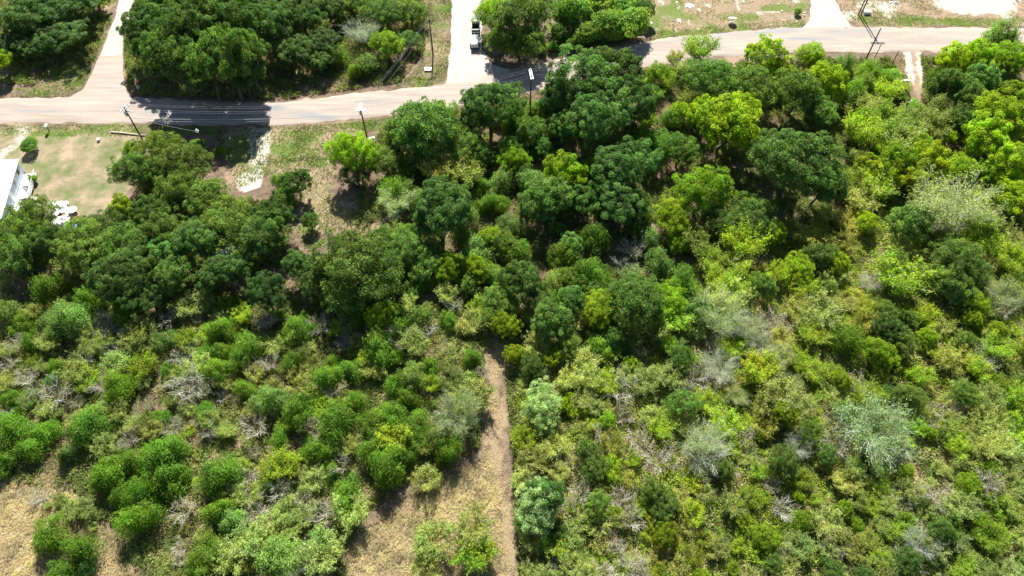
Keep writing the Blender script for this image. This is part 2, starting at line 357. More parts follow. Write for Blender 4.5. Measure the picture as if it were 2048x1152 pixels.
PATCHES = [(1180, 118, 50, 6), (1620, 78, 60, 5), (1860, 82, 90, 5), (760, 205, 60, 6), (440, 232, 60, 6), (80, 222, 60, 5), (1400, 95, 60, 5), (960, 180, 50, 6), (1290, 92, 60, 8), (1390, 78, 60, 8), (1480, 66, 80, 8), (1700, 64, 70, 10), (550, 222, 25, 14), (600, 228, 40, 8), (20, 212, 25, 6), (130, 235, 30, 4), (330, 225, 60, 10), (1560, 60, 50, 8), (640, 235, 40, 6)]
def road_mesh():
    # paved ribbon, cut across into short strips so that the worn patches can be placed on it
    N = 230
    def resample(pts):
        P = np.array(pts); s = np.concatenate([[0], np.cumsum(np.hypot(*(np.diff(P, axis=0).T)))]); t = np.linspace(0, s[-1], N)
        return np.stack([np.interp(t, s, P[:, 0]), np.interp(t, s, P[:, 1])], 1)
    A = resample([tuple(p) for p in poly(ROAD_TOP)]); B = resample([tuple(p) for p in poly(ROAD_BOT[::-1])])
    k = 14; V = []
    for j in range(k + 1):
        V.append(A + (B - A) * j / k)
    V = np.array(V)
    for j in (0, k):
        e = V[j]; V[j] = e + (np.stack([vnoise(e, 3, 7 + j), vnoise(e, 1.3, 9 + j)], 1) - 0.5) * np.array([0.4, 1.3]) + rng.normal(size=e.shape) * 0.12
    Z = np.full((k + 1, N), 0.03); Z += (1 - ((np.arange(k + 1) / k - .5) * 2) ** 2)[:, None] * 0.05; Z[[0, k]] = -0.09
    P = V.reshape(-1, 2)
    vert = np.column_stack([P, Z.reshape(-1)])
    F = [(j * N + i, (j + 1) * N + i, (j + 1) * N + i + 1, j * N + i + 1) for j in range(k) for i in range(N - 1)]
    me = bpy.data.meshes.new('paved_road'); me.from_pydata([tuple(v) for v in vert], [], F)
    pv = np.zeros(len(P))
    for (x, y, w_, h_) in PATCHES:
        c = at(x, y); sx = abs(at(x + w_, y).x - c.x); sy = abs(at(x, y + h_).y - c.y)
        pv = np.maximum(pv, np.clip(1.4 - ((P[:, 0] - c.x) / sx) ** 2 - ((P[:, 1] - c.y) / sy) ** 2, 0, 1))
    a = me.attributes.new('patch', 'FLOAT', 'POINT'); a.data.foreach_set('value', pv.astype(np.float32))
    me.polygons.foreach_set('use_smooth', [True] * len(me.polygons))
    o = link('paved_road', me, ROAD); o['kind'] = 'structure'
road_mesh()
sheet('side_road', side_pg, 0.012, ROAD, jit=0.2, seed=2)
sheet('concrete_lane', side2_pg, 0.010, GRAVEL, jit=0.15, seed=3)
sheet('gravel_road', gravel_pg, 0.020, GRAVEL, jit=0.45, seed=4)
sheet('gravel_driveway', drive_pg, 0.018, GRAVEL, jit=0.3, seed=5)
# ------------------------------------------------------------------ plants: meshes per kind
def branch_pts(a, b, bend, r, n=5):
    a, b = np.array(a, float), np.array(b, float); t = np.linspace(0, 1, n)[:, None]
    off = r.normal(size=3) * bend * np.linalg.norm(b - a)
    return a + (b - a) * t + off * (t * (1 - t))
def trunk_mesh(name, r, hc, Rr, targets, rad, m, stems=1):
    mb = MB()
    fork = hc * 0.42
    top = Vector((r.normal() * .1 * Rr, r.normal() * .1 * Rr, fork))
    mb.tube([(0, 0, -0.25), (0, 0, fork * 0.4), top], [rad * 1.25, rad, rad * 0.8], 7)
    for t in targets:
        p = branch_pts(top, t, 0.25, r); mb.tube(p, list(np.linspace(rad * 0.55, rad * 0.10, len(p))), 5)
    me = mb.mesh(name); me.materials.append(m); return me
VAR = {}
def lobed(kind, seed, Rr, hc, vz, nl, lr, per, wd, ln, jit, flat=0.85, fill=0.25):
    """crown of leaf clumps: nl clumps on an uneven ellipsoid, each with leaf sprays on its outer shell"""
    r = np.random.default_rng(seed)
    d = rdir(nl * 3, r); d = d[d[:, 2] > -0.35][:nl]
    # uneven outline
    vv = rdir(9, r); am = np.array([.34, .30, .26, .22, .2, -.3, -.34, -.28, -.22])
    bump = 0.90 + (np.exp((d @ vv.T - 1) * 6) * am).sum(1) + r.normal(size=len(d)) * 0.10
    keep = bump > 0.66; d, bump = d[keep], bump[keep]
    rr = (r.random(len(d)) ** 0.28)
    Lc = d * np.stack([Rr * bump, Rr * bump, vz * bump], 1) * (rr * (1 - lr * 0.75))[:, None]
    Lr = Rr * lr * (0.7 + 0.6 * r.random(len(d)))
    Ps, Ns, Rn = [], [], []
    for c, lrad in zip(Lc, Lr):
        n = int(per * (lrad / (Rr * lr)) ** 2)
        q = rdir(n, r); q = unit(q + unit(c[None] + np.array([[0, 0, 0.4 * vz]])) * 0.75)
        sh = lrad * (1.18 - 0.62 * r.random(n) ** 1.4)
        p = c + q * sh[:, None] * np.array([1, 1, flat]); Ps.append(p); Ns.append(q); Rn.append(np.clip(r.normal(0.5, 0.17, n) + r.normal() * 0.2, 0, 1))
    nf = int(sum(len(p) for p in Ps) * fill * 0.5)
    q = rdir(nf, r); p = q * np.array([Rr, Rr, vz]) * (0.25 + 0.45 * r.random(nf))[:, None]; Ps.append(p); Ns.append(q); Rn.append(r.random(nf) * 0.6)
    P, N, Q = np.vstack(Ps), np.vstack(Ns), np.concatenate(Rn); n = len(P)
    N = unit(N + np.array([0, 0, 0.35]) + r.normal(size=(n, 3)) * jit)
    s = 0.65 + 0.7 * r.random(n)
    V = leafquads(P + np.array([0, 0, hc]), N, rdir(n, r) + np.array([0, 0, -0.2]), wd * s, ln * s)
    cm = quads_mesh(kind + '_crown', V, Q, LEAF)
    tg = Lc[r.permutation(len(Lc))[:7]] * 0.85 + np.array([0, 0, hc])
    tm = trunk_mesh(kind + '_trunk', r, hc, Rr, tg, 0.05 * Rr + 0.06, BARK)
    VAR.setdefault(kind, []).append(dict(trunk=tm, crown=cm, R=Rr, hc=hc))
def dome(kind, seed, Rr, hc, vz, n, wd, ln, jit, lumps=11):
    """juniper-like dome of fine upswept sprays"""
    r = np.random.default_rng(seed)
    d = rdir(int(n * 1.7), r); d = d[d[:, 2] > -0.55][:n]; n = len(d)
    lc = rdir(lumps * 3, r); lc = lc[lc[:, 2] > -0.2][:lumps]; ls = 0.18 + 0.42 * r.random(len(lc))
    dot = d @ lc.T; bump = 0.60 + np.max(np.exp((dot - 1) * 14) * ls, axis=1) + 0.05 * np.sin(d[:, 0] * 13 + seed) * np.sin(d[:, 1] * 12) + 0.05 * np.sin(d[:, 2] * 15)
    sh = (1.08 - 0.50 * r.random(n) ** 1.8) * bump
    P = d * np.array([Rr, Rr, vz]) * sh[:, None]
    N = unit(d * 0.8 + np.array([0, 0, 0.2]) + r.normal(size=(n, 3)) * jit)
    T = d * 0.6 + np.array([0, 0, 0.8]) + r.normal(size=(n, 3)) * 0.5
    s = 0.6 + 0.8 * r.random(n)
    V = leafquads(P + np.array([0, 0, hc]), N, T, wd * s, ln * s)
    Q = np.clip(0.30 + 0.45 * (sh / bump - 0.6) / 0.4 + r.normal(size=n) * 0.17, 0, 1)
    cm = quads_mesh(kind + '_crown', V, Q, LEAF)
    tg = [(x * Rr * .5, y * Rr * .5, hc + abs(z) * vz * .4) for x, y, z in rdir(5, r)]
    tm = trunk_mesh(kind + '_trunk', r, hc, Rr, tg, 0.04 * Rr + 0.04, BARK)
    VAR.setdefault(kind, []).append(dict(trunk=tm, crown=cm, R=Rr, hc=hc))
def plumes(kind, seed, Rr, hc, vz, n, wd, ln, jit):
    """juniper: several upright leafy plumes growing together, uneven in height"""
    r = np.random.default_rng(seed); k = int(r.integers(6, 11)); Ps, Ns, Qs, tg = [], [], [], []
    for i in range(k):
        a = 2 * math.pi * (i + r.random()) / k; q = Rr * (0.15 + 0.55 * r.random() ** .7) * (0 if i == 0 else 1)
        pr = Rr * (0.34 + 0.22 * r.random()); ph = vz * (0.55 + 0.75 * r.random()) * (1.15 if i == 0 else 1 - 0.3 * q / Rr)
        m = int(n / k); d = rdir(int(m * 1.6), r); d = d[d[:, 2] > -0.6][:m]; m = len(d)
        taper = 1 - 0.45 * np.clip(d[:, 2], 0, 1) ** 1.5
        rag = (1.15 - 0.6 * r.random(m) ** 1.6) * (1 + .16 * np.sin(d[:, 0] * 9 + i) * np.sin(d[:, 1] * 8 + seed) + .1 * np.sin(d[:, 2] * 12 + i * 2))
        p = d * np.stack([pr * taper, pr * taper, np.full(m, ph)], 1) * rag[:, None] + np.array([math.cos(a) * q, math.sin(a) * q, -0.25 * vz + 0.25 * ph])
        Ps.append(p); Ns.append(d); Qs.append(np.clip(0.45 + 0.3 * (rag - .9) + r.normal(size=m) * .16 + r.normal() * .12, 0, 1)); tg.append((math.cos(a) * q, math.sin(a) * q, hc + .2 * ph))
    P, d, Q = np.vstack(Ps), np.vstack(Ns), np.concatenate(Qs); n = len(P)
    N = unit(d * 0.7 + np.array([0, 0, 0.3]) + r.normal(size=(n, 3)) * jit); T = d * 0.5 + np.array([0, 0, 0.9]) + r.normal(size=(n, 3)) * 0.5; sc = 0.6 + 0.8 * r.random(n)
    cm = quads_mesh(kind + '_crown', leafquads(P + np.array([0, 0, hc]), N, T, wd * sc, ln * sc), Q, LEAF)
    tm = trunk_mesh(kind + '_trunk', r, hc, Rr, tg[:6], 0.04 * Rr + 0.04, BARK)
    VAR.setdefault(kind, []).append(dict(trunk=tm, crown=cm, R=Rr, hc=hc))
def twiggy(kind, seed, Rr, hc, nst, ntw, nleaf, wd, ln, bark, spread=1.0, lean=(0, 0), tw=0.0, fine=1.0):
    """open shrub or half-bare tree: stems and twigs fan out of the base, leaf sprays sit along the twigs"""
    r = np.random.default_rng(seed); mb = MB(); tips = []; H = hc + Rr * 0.75
    fork = hc * 0.35
    for k in range(nst):
        a = 2 * math.pi * (k + r.random()) / nst; rad = Rr * (0.35 + 0.55 * r.random()) * spread
        e = np.array([math.cos(a) * rad + lean[0] * Rr, math.sin(a) * rad + lean[1] * Rr, H * (0.62 + 0.3 * r.random())])
        b = np.array([math.cos(a) * 0.12, math.sin(a) * 0.12, -0.2 if k % 2 else fork * 0.5])
        p = branch_pts(b, e, 0.18, r, 6); mb.tube(p, list(np.linspace(0.045 * Rr ** 0.6, 0.014, 6) * fine), 4)
        for j in range(ntw):
            t = 0.3 + 0.7 * r.random(); i = min(int(t * 5), 4); o = p[i] + (p[i + 1] - p[i]) * (t * 5 - i)
            d = unit((p[i + 1] - p[i])[None])[0] + r.normal(size=3) * 0.62; d[2] = abs(d[2]) * 0.7 + 0.15; d /= np.linalg.norm(d)
            if tw: d = d * (1 - 0.4 * tw) + unit(np.array([[math.cos(a), math.sin(a), 0.55]]))[0] * 0.4 * tw
            L = Rr * (0.28 + 0.40 * r.random()) * (1 + 0.35 * tw); q = branch_pts(o, o + d * L, 0.2, r, 3)
            mb.tube(q, [0.017 * fine, 0.013 * fine, 0.008 * fine], 3, cap=False); tips.append((o, o + d * L))
            if tw and j % 2:
                m_ = q[1]; d2 = d + r.normal(size=3) * .5; d2 /= np.linalg.norm(d2); mb.tube([m_, m_ + d2 * L * .5], [0.011 * fine, 0.007 * fine], 3, cap=False); tips.append((m_, m_ + d2 * L * .5))
    tm = mb.mesh(kind + '_trunk'); tm.materials.append(bark)
    A = np.array([x for x, _ in tips]); B = np.array([y for _, y in tips]); ii = r.integers(0, len(tips), nleaf)
    P = A[ii] + (B - A)[ii] * (0.25 + 0.8 * r.random((nleaf, 1))) + r.normal(size=(nleaf, 3)) * 0.10 * Rr ** 0.5
    N = unit(rdir(nleaf, r) + np.array([0, 0, 0.9])); s = 0.6 + 0.8 * r.random(nleaf)
    V = leafquads(P, N, unit((B - A)[ii]) + r.normal(size=(nleaf, 3)) * 0.5, wd * s, ln * s)
    tw = r.random(len(tips)); Q = np.clip(0.25 + 0.5 * tw[ii] + r.normal(size=nleaf) * 0.14, 0, 1)
    cm = quads_mesh(kind + '_crown', V, Q, LEAF)
    VAR.setdefault(kind, []).append(dict(trunk=tm, crown=cm, R=Rr, hc=hc))
for k in range(6): lobed('oak', 100 + k, 6.5, 7.6, 4.4, 260, 0.108, 145, 0.165, 0.25, 0.75, fill=0.05)
for k in range(5): lobed('broad', 140 + k, 4.0, 4.8, 3.1, 150, 0.138, 105, 0.15, 0.24, 0.8, fill=0.08)
for k in range(5): lobed('elm', 180 + k, 5.0, 5.2, 3.7, 280, 0.115, 68, 0.13, 0.25, 0.95, fill=0.2)
for k in range(10): plumes('juniper', 220 + k, 2.6, 2.1, 2.1, 6500, 0.085, 0.26, 0.75)
for k in range(2): dome('bush', 260 + k, 2.2, 1.7, 1.8, 6500, 0.10, 0.18, 0.7, lumps=4)
for k in range(8): twiggy('scrub', 300 + k, 2.4, 1.7, 11, 17, 5200, 0.085, 0.23, GREYBARK if k % 2 else BARK)
for k in range(3): twiggy('bare', 340 + k, 3.0, 2.3, 13, 22, 7500, 0.045, 0.20, GREYBARK, tw=0.5, fine=0.75)
for k in range(3): twiggy('barer', 360 + k, 3.0, 2.3, 16, 26, 6000, 0.030, 0.18, GREYBARK, tw=0.6, fine=0.9)
for k in range(5): twiggy('deadwood', 370 + k, 1.8, 1.2, 9, 16, 700, 0.045, 0.20, GREYBARK)

KIND = {  # code: mesh kind, colour, colour word, species word, object name, category
    'O': ('oak', (0.086, 0.150, 0.038), 'dark green', 'lumpy oak', 'oak_tree', 'tree'),
    'M': ('elm', (0.120, 0.188, 0.042), 'mid green', 'fine-leaved tree', 'broadleaf_tree', 'tree'),
    'L': ('broad', (0.245, 0.335, 0.014), 'lime green', 'leafy tree', 'leafy_tree', 'tree'),
    'K': ('elm', (0.205, 0.290, 0.018), 'yellow-green', 'feathery tree', 'feathery_tree', 'tree'),
    'J': ('juniper', (0.118, 0.212, 0.018), 'bright green', 'rounded juniper', 'juniper_tree', 'juniper'),
    'B': ('broad', (0.120, 0.215, 0.052), 'blue-green', 'leafy tree', 'leafy_tree', 'tree'),
    'C': ('juniper', (0.150, 0.235, 0.055), 'blue-green', 'rounded juniper', 'juniper_tree', 'juniper'),
    'S': ('scrub', (0.305, 0.340, 0.095), 'olive', 'twiggy shrub', 'twiggy_shrub', 'shrub'),
    'T': ('scrub', (0.275, 0.365, 0.028), 'yellow-green', 'open leafy shrub', 'leafy_shrub', 'shrub'),
    'Y': ('scrub', (0.280, 0.300, 0.060), 'ochre yellow', 'twiggy shrub', 'twiggy_shrub', 'shrub'),
    'P': ('elm', (0.31, 0.40, 0.18), 'silvery green', 'clumpy tree', 'leafy_tree', 'tree'),
    'G': ('bare', (0.290, 0.350, 0.165), 'pale grey-green', 'whip-branched tree', 'whip_tree', 'tree'),
    'H': ('barer', (0.380, 0.410, 0.290), 'grey', 'leafless fan-branched tree', 'bare_tree', 'bare tree'),
    'D': ('deadwood', (0.330, 0.290, 0.180), 'grey-brown', 'leafless brush', 'dead_shrub', 'shrub'),
    'U': ('bush', (0.125, 0.205, 0.034), 'dense green', 'round bush', 'round_bush', 'bush'),
}
TREES = """
O 60 25 140 .7;O 140 15 120 .7;O 120 70 105 .65;O 30 80 90 .65;O 185 -10 75 .7;O 85 -25 130 .7;L 2 125 55;O 75 95 70 .6
O 312 45 125;O 305 90 100;O 350 15 120;O 395 60 140 1.2;O 350 110 120 1.35;O 450 110 135 1.4;O 470 35 130 1.2;O 540 45 130 .9;O 495 115 105 1.35;O 415 140 95 1.4;O 605 30 110 .85;O 590 100 95 .8;O 325 130 75 1.05;O 485 150 80 1.1;O 645 85 85 .75;O 660 20 80 .8;O 640 125 64 .7;O 400 -15 110;O 560 -15 110
Y 676 30 50;J 665 112 52;H 725 68 62;M 770 25 85 .8;K 775 92 80 .8;M 820 25 70 .8;M 815 80 55 .8;J 707 145 36;M 735 125 60 .7;J 728 140 30;M 700 0 70 .8;M 770 -20 80 .8
K 985 25 85;M 1035 40 130;M 1050 85 90;M 1000 80 70;M 1070 15 90
U 1120 65 55;U 1150 20 105;U 1198 12 115;U 1215 48 95;U 1262 45 88;O 1288 15 45;U 1105 92 30;U 1142 88 34;U 1245 18 85;S 1085 100 30;U 1178 66 70;U 1130 30 70;U 1232 62 60
U 57 289 44;U 67 357 24;U 1597 22 20
M 320 300 95;M 275 345 95;Y 310 362 64;M 370 330 105;M 352 385 105;M 415 400 105;O 300 425 85;L 246 412 52;K 262 300 40;U 395 290 40;U 440 300 30
J 575 395 52;O 592 362 62;J 560 365 40;O 545 430 85;M 620 440 40
M 62 440 100;M 35 470 110;O 100 492 90;M 25 515 120;M 208 450 80;M 165 490 125;J 95 578 78;M 252 480 110;O 235 545 125;M 330 462 100;O 392 482 115;M 460 450 120;M 522 475 110;O 445 545 105;M 345 545 105;O 292 588 80;O 530 585 95;O 600 530 75;B 330 510 80
K 705 305 94 1.35;M 712 345 70 .9
M 712 530 185;M 640 555 100;M 765 565 90;M 690 600 90
M 850 250 160;M 800 275 90;M 925 285 90
O 980 205 135;Y 880 345 90;Y 935 345 80;J 800 382 76;G 800 410 80;O 880 420 140;M 850 300 80;O 950 240 80;C 920 470 60
O 1160 170 150;O 1235 140 130;O 1262 205 120;O 1200 235 150;O 1112 205 85;O 1130 250 80;Y 1098 262 56;L 1095 225 40;M 1060 270 70
L 1130 345 92;B 1090 405 105;O 1245 330 140;O 1235 405 115;B 1310 325 54;B 1165 400 80;K 1180 340 60
J 1000 408 58;C 1000 362 64;J 1030 500 76;C 1015 452 52;C 965 500 70;J 1130 512 66;O 1045 560 95;C 975 545 60;J 1190 480 62;C 1305 480 60;C 1330 530 76;J 1360 560 70;D 1270 500 60;D 1255 535 50;S 1165 470 40
K 1400 385 125;M 1360 300 85;L 1450 250 125;L 1480 225 90;L 1400 225 70;O 1590 320 180;O 1640 370 110;O 1545 300 110;M 1510 430 100;K 1345 430 90;M 1440 440 80
T 1400 100 66;M 1420 160 110;M 1500 170 105;L 1535 115 90;L 1650 160 90;L 1560 150 60;K 1620 110 60;M 1595 185 110;C 1690 125 50;J 1620 105 46;J 1695 190 66;M 1640 220 80;J 1735 140 60;C 1735 175 50;T 1770 190 60;U 1785 150 46;S 1800 180 44;T 1330 160 50;T 1310 190 40;J 1345 240 46;Y 1390 205 50;S 1350 120 40
L 1905 118 70;L 1960 108 80;J 2000 85 72;K 2030 115 80;O 1900 165 75;B 1965 155 70;L 1990 225 110;L 2035 190 80;L 1975 275 100;M 1930 185 85;O 1925 235 60;T 1935 130 60;K 2040 260 90;J 1870 150 40;O 1870 180 40
U 1830 215 44;T 1770 250 80;T 1720 270 90;S 1860 240 70;S 1800 290 80;S 1870 270 60;K 1760 230 60
L 1800 320 90;L 1860 325 90;K 1820 350 90;L 1740 330 60;K 1925 340 70;L 2020 330 100;L 2040 400 90;K 1990 350 70
G 1895 425 160;H 1915 440 80;B 1815 445 90;G 1850 430 80;M 1910 520 110;M 1900 570 90
M 1270 600 130;K 1200 620 90;K 1330 600 80;B 1100 640 95;B 1140 600 70;M 1080 600 80;Y 1180 630 50
G 1430 640 100;G 1500 660 60;H 1440 740 80;H 1465 650 64;H 1520 690 60;G 1560 715 60;T 1520 740 90;B 1400 620 60
P 1085 808 92;P 1080 1010 105;B 1090 1000 95
H 1395 898 95;G 1405 890 90;G 1750 865 150;H 1600 890 50;G 2010 590 70;H 1840 1090 56;G 1470 800 50;G 1590 770 40
J 1690 680 70;O 1775 660 70;T 1800 560 110;H 1740 570 45;Y 1590 620 60
C 135 652 90;C 330 680 52;S 325 690 30;C 545 803 76;C 835 752 66;C 100 650 50;C 15 620 60;C 325 600 55
J 20 870 75;J 85 865 62;C 135 908 46;J 175 858 80;J 60 900 60;J 10 920 60
J 215 955 80;J 260 930 80;J 320 915 90;J 285 985 80;J 335 955 84;J 280 1030 84;J 240 1000 60;J 365 945 60
J 108 1068 76;J 168 1100 80;C 170 1135 50;J 130 1148 70;J 400 1118 90;J 440 1020 70;C 460 1040 70
J 690 990 76;S 700 1030 90;J 770 935 84;J 740 900 70;J 800 915 60;S 850 960 60;C 880 880 70;G 920 835 110;J 900 900 70;J 660 940 40;J 830 880 60
S 860 1080 90;S 950 1060 80;T 960 1110 80;S 850 1130 80;C 560 1110 90;S 640 1110 90;S 500 1080 80;H 590 1140 50
J 500 690 60;J 600 660 70;J 590 720 60;J 650 760 70;J 700 740 60;J 760 690 80;J 800 660 50;J 680 850 80;J 600 820 70;J 740 850 60;J 780 830 70;J 640 900 70;J 560 880 50;J 720 800 60;J 490 780 50;J 430 740 70;J 470 720 60;J 230 770 80;J 420 700 50;J 900 640 40
D 885 572 30;D 730 668 36;D 905 612 40;D 968 742 32;D 690 690 40;D 540 730 44;D 300 810 40;D 520 680 40;D 60 760 50;D 30 690 44;D 230 700 40;D 420 870 44;D 350 860 44;D 490 960 60;D 560 980 60;D 610 1000 50
"""
# regions filled with more plants of the same kinds: outline, mean crown px, sd, number, kinds with weights
FILL = [
    ('A', [(0, 600), (200, 590), (480, 600), (620, 640), (900, 640), (985, 700), (970, 860), (900, 930), (800, 900), (640, 960), (480, 900), (420, 900), (380, 880), (200, 900), (120, 830), (0, 830)], 46, 12, 170, 'JJJTSSDDSYSTDS'),
    ('A', [(380, 930), (470, 920), (600, 940), (720, 1000), (700, 1060), (660, 1152), (430, 1152), (300, 1100), (250, 1060), (360, 1000)], 50, 12, 26, 'SSSDDJTSY'),
    ('A', [(60, 990), (190, 1010), (220, 1080), (200, 1060), (90, 1030)], 34, 8, 8, 'SDSS'),
    ('B', [(610, 600), (700, 620), (980, 520), (1100, 560), (1240, 520), (1330, 600), (1240, 700), (1010, 720), (960, 650), (800, 640)], 52, 14, 40, 'JMCTJKMS'),
    ('B', [(940, 330), (1080, 260), (1100, 330), (1340, 440), (1340, 560), (1100, 540), (950, 500)], 50, 12, 22, 'JCMKB'),
    ('B', [(1320, 400), (1500, 480), (1680, 420), (1800, 470), (1830, 560), (1600, 600), (1400, 560), (1330, 480)], 56, 14, 32, 'STKSTMY'),
    ('C', [(1700, 210), (2048, 280), (2048, 470), (1700, 440), (1680, 300)], 56, 14, 30, 'TKSTLS'),
    ('C', [(1040, 700), (1330, 590), (1600, 560), (2060, 460), (2060, 1165), (1040, 1165), (1030, 900)], 48, 15, 420, 'SSTTTKSTYSDTSDM'),
    ('E', [(760, 300), (1000, 290), (1010, 560), (780, 640), (640, 640), (610, 560), (790, 470)], 60, 14, 26, 'MCJMKSM'),
    ('F', [(990, 225), (1085, 200), (1095, 300), (1000, 310)], 46, 10, 8, 'MJTM'), ('F', [(1290, 150), (1330, 150), (1340, 330), (1290, 330)], 44, 10, 7, 'TJST'),
    ('D', [(1310, 140), (1800, 120), (1800, 240), (1310, 240)], 44, 10, 16, 'TSJKM'),
]
WHERE = [  # landmarks: phrase, photo point
    ('beside the long white-roofed mobile home', [(30, 380), (20, 440)]), ('around the heap of white tarps', [(130, 430), (170, 450)]),
    ('in the oak wood beside the concrete lane', [(300, 100), (500, 100), (700, 100), (840, 80)]),
    ('in the dense stand beyond the concrete lane', [(60, 60), (130, 100), (0, 140)]),
    ('beside the parked pickup and trailer', [(1010, 40), (1050, 80)]),
    ('in the weedy corner past the gravel road', [(1150, 60), (1250, 40)]),
    ('between the mowed lawn and the pale driveway', [(300, 340), (400, 340)]),
    ('around the end of the pale driveway', [(560, 390), (500, 440)]),
    ('in the oak stand behind the mowed lawn', [(200, 500), (400, 500), (300, 570)]),
    ('in the weedy open lot by the mailbox', [(700, 320)]), ('at the tree-lined end of the weedy lot', [(680, 540), (780, 560)]),
    ('on the wooded verge of the paved road', [(850, 240), (980, 200), (1420, 140), (1550, 130), (1700, 130)]),
    ('round the tallest oaks where the road bends', [(1180, 180), (1240, 250)]),
    ('in the hollow beside the tallest oaks', [(1100, 420), (1240, 420), (1000, 430)]),
    ('around the dark gap with fallen branches', [(1200, 520), (1300, 520), (1050, 540)]),
    ('between the tallest oaks and the two-track driveway', [(1450, 260), (1600, 240)]),
    ('around the broad dark oak', [(1450, 450), (1600, 480), (1350, 400)]),
    ('beside the rutted two-track driveway', [(1780, 160), (1880, 150), (1830, 230)]),
    ('in the bright thicket past the two-track driveway', [(1990, 160), (1980, 300), (1850, 330)]),
    ('beside the willow-like pale tree', [(1880, 450), (1800, 520), (1990, 480)]),
    ('at the start of the dirt trail', [(960, 620), (1040, 660), (900, 660)]),
    ('along the dirt trail', [(960, 800), (1040, 850), (940, 900), (1040, 950), (1050, 1080)]),
    ('at the edge of the dry clearing cut by the trail', [(800, 960), (860, 1060), (950, 1080), (740, 1010)]),
    ('at the edge of the small dry clearing', [(60, 930), (130, 1070), (220, 1020), (180, 900)]),
    ('between the two dry clearings', [(400, 980), (550, 1050), (330, 950), (420, 1120)]),
    ('in the scrub behind the oak stand', [(150, 680), (350, 690), (520, 660)]),
    ('in the open juniper scrub', [(150, 800), (400, 800), (600, 780), (750, 740), (650, 860)]),
    ('in the tangle of grey fan-branched trees', [(1450, 680), (1540, 720), (1420, 800)]),
    ('in the thicket round the grey fan-shaped tree', [(1400, 920), (1280, 880), (1480, 980)]),
    ('in the mixed thicket off the dirt trail', [(1180, 760), (1250, 700), (1200, 900)]),
    ('in the low brush past the clumpy pale tree', [(1200, 1050), (1150, 1100), (1300, 1080)]),
    ('in the dry yellowish brush of the open slope', [(1850, 760), (1950, 700), (1900, 850)]),
    ('beside the feathery pale green tree', [(1720, 880), (1640, 820)]),
    ('in the low yellow-green brush', [(1600, 1000), (1750, 1040), (1900, 1000), (2000, 1080), (1500, 1100)]),
    ('in the thicket around the willow-like tree', [(1650, 620), (1750, 640), (1950, 600), (1620, 700)]),
]
WPTS = [(ph, [at(x, y, 2.0).to_2d() for x, y in pts]) for ph, pts in WHERE]
def where(p):
    p = Vector((p[0], p[1])); return min(WPTS, key=lambda e: min((q - p).length for q in e[1]))[0]
def size_word(R, kind):
    if kind in ('oak', 'elm', 'broad'): return 'small ' if R < 2.6 else 'medium ' if R < 4.6 else 'large ' if R < 7.2 else 'huge '
    return 'low ' if R < 1.35 else 'medium ' if R < 2.3 else 'tall '
PLACED = []; ALL = []
COUNT = {}
def plant(code, px, py, dpx, r, hf=1.0):
    mk, col, cw, sw, nm, cat = KIND[code]; v = VAR[mk][int(r.integers(len(VAR[mk])))]
    s = 1.0
    for _ in range(3):
        z = v['hc'] * s; s = (dpx * depth(py, z) / (2 * FPX)) / v['R']
    hs = s * hf
    if mk in ('oak', 'elm', 'broad') and s < 0.6: hs = s * 1.15 * hf
    p = at(px, py, v['hc'] * hs)
    e = empty(nm, (p.x, p.y, -0.06), r.random() * 6.283); q = 0.08 if mk in ('oak', 'elm', 'broad') else 0.2; e.scale = (s * (1 + q * (2 * r.random() - 1)), s * (1 + q * (2 * r.random() - 1)), hs * (1 + q * (r.random() - .5)))
    if q > .1: e.rotation_euler = (r.normal() * .09, r.normal() * .09, e.rotation_euler[2])
    pq = np.array([[p.x, p.y]]); b = 1 + r.normal() * 0.12 + (vnoise(pq, 14, 91)[0] - .5) * .35; hsh = r.normal() * 0.06 + (vnoise(pq, 16, 92)[0] - .6) * .22
    c = np.clip(np.array(col) * b * np.array([1 + hsh, 1.0, 1 - hsh * 0.6]), 0.004, 0.9)
    o = link('trunk', v['trunk'], None, e); o = link('crown', v['crown'], None, e); o.color = (*c, 1)
    R = v['R'] * s
    lab = '%s%s %s %s' % (size_word(R, mk), cw, sw, where((p.x, p.y)))
    tag(e, lab, cat); ALL.append((e, p.x, p.y, '%s %s' % (cw, sw)))
    PLACED.append((p.x, p.y, R)); return e
tr = np.random.default_rng(11)
named = {}
for chunk in TREES.replace('\n', ';').split(';'):
    if not chunk.strip(): continue
    k, x, y, d, *hf = chunk.split(); named[(k, int(x), int(y))] = plant(k, int(x), int(y), float(d), tr, float(hf[0]) if hf else 1.0)
for key, pts, md, sd, num, kinds in FILL:
    pg = np.array(pts, float); lo, hi = pg.min(0), pg.max(0); got = 0
    for _ in range(num * 40):
        if got >= num: break
        q = lo + (hi - lo) * tr.random(2)
        if not pip(q[None], pts)[0] or pip(q[None], [(962, 655), (1018, 655), (1026, 800), (1018, 900), (1040, 1165), (975, 1165), (955, 880)])[0]: continue
        d = float(np.clip(tr.normal(md, sd), md * 0.55, md * 1.7)); w3 = at(q[0], q[1], 1.5); Rm = d * depth(q[1], 1.5) / (2 * FPX)
        if any((w3.x - a) ** 2 + (w3.y - b) ** 2 < (0.56 * Rm + 0.46 * c) ** 2 for a, b, c in PLACED): continue
        k = kinds[int(len(kinds) * ((vnoise(np.array([[w3.x, w3.y]]), 9, 93)[0] * 1.2 + tr.random() * .55) % 1.0))]
        if k in 'KM': d *= 1.1
        plant(k, q[0], q[1], d, tr); got += 1
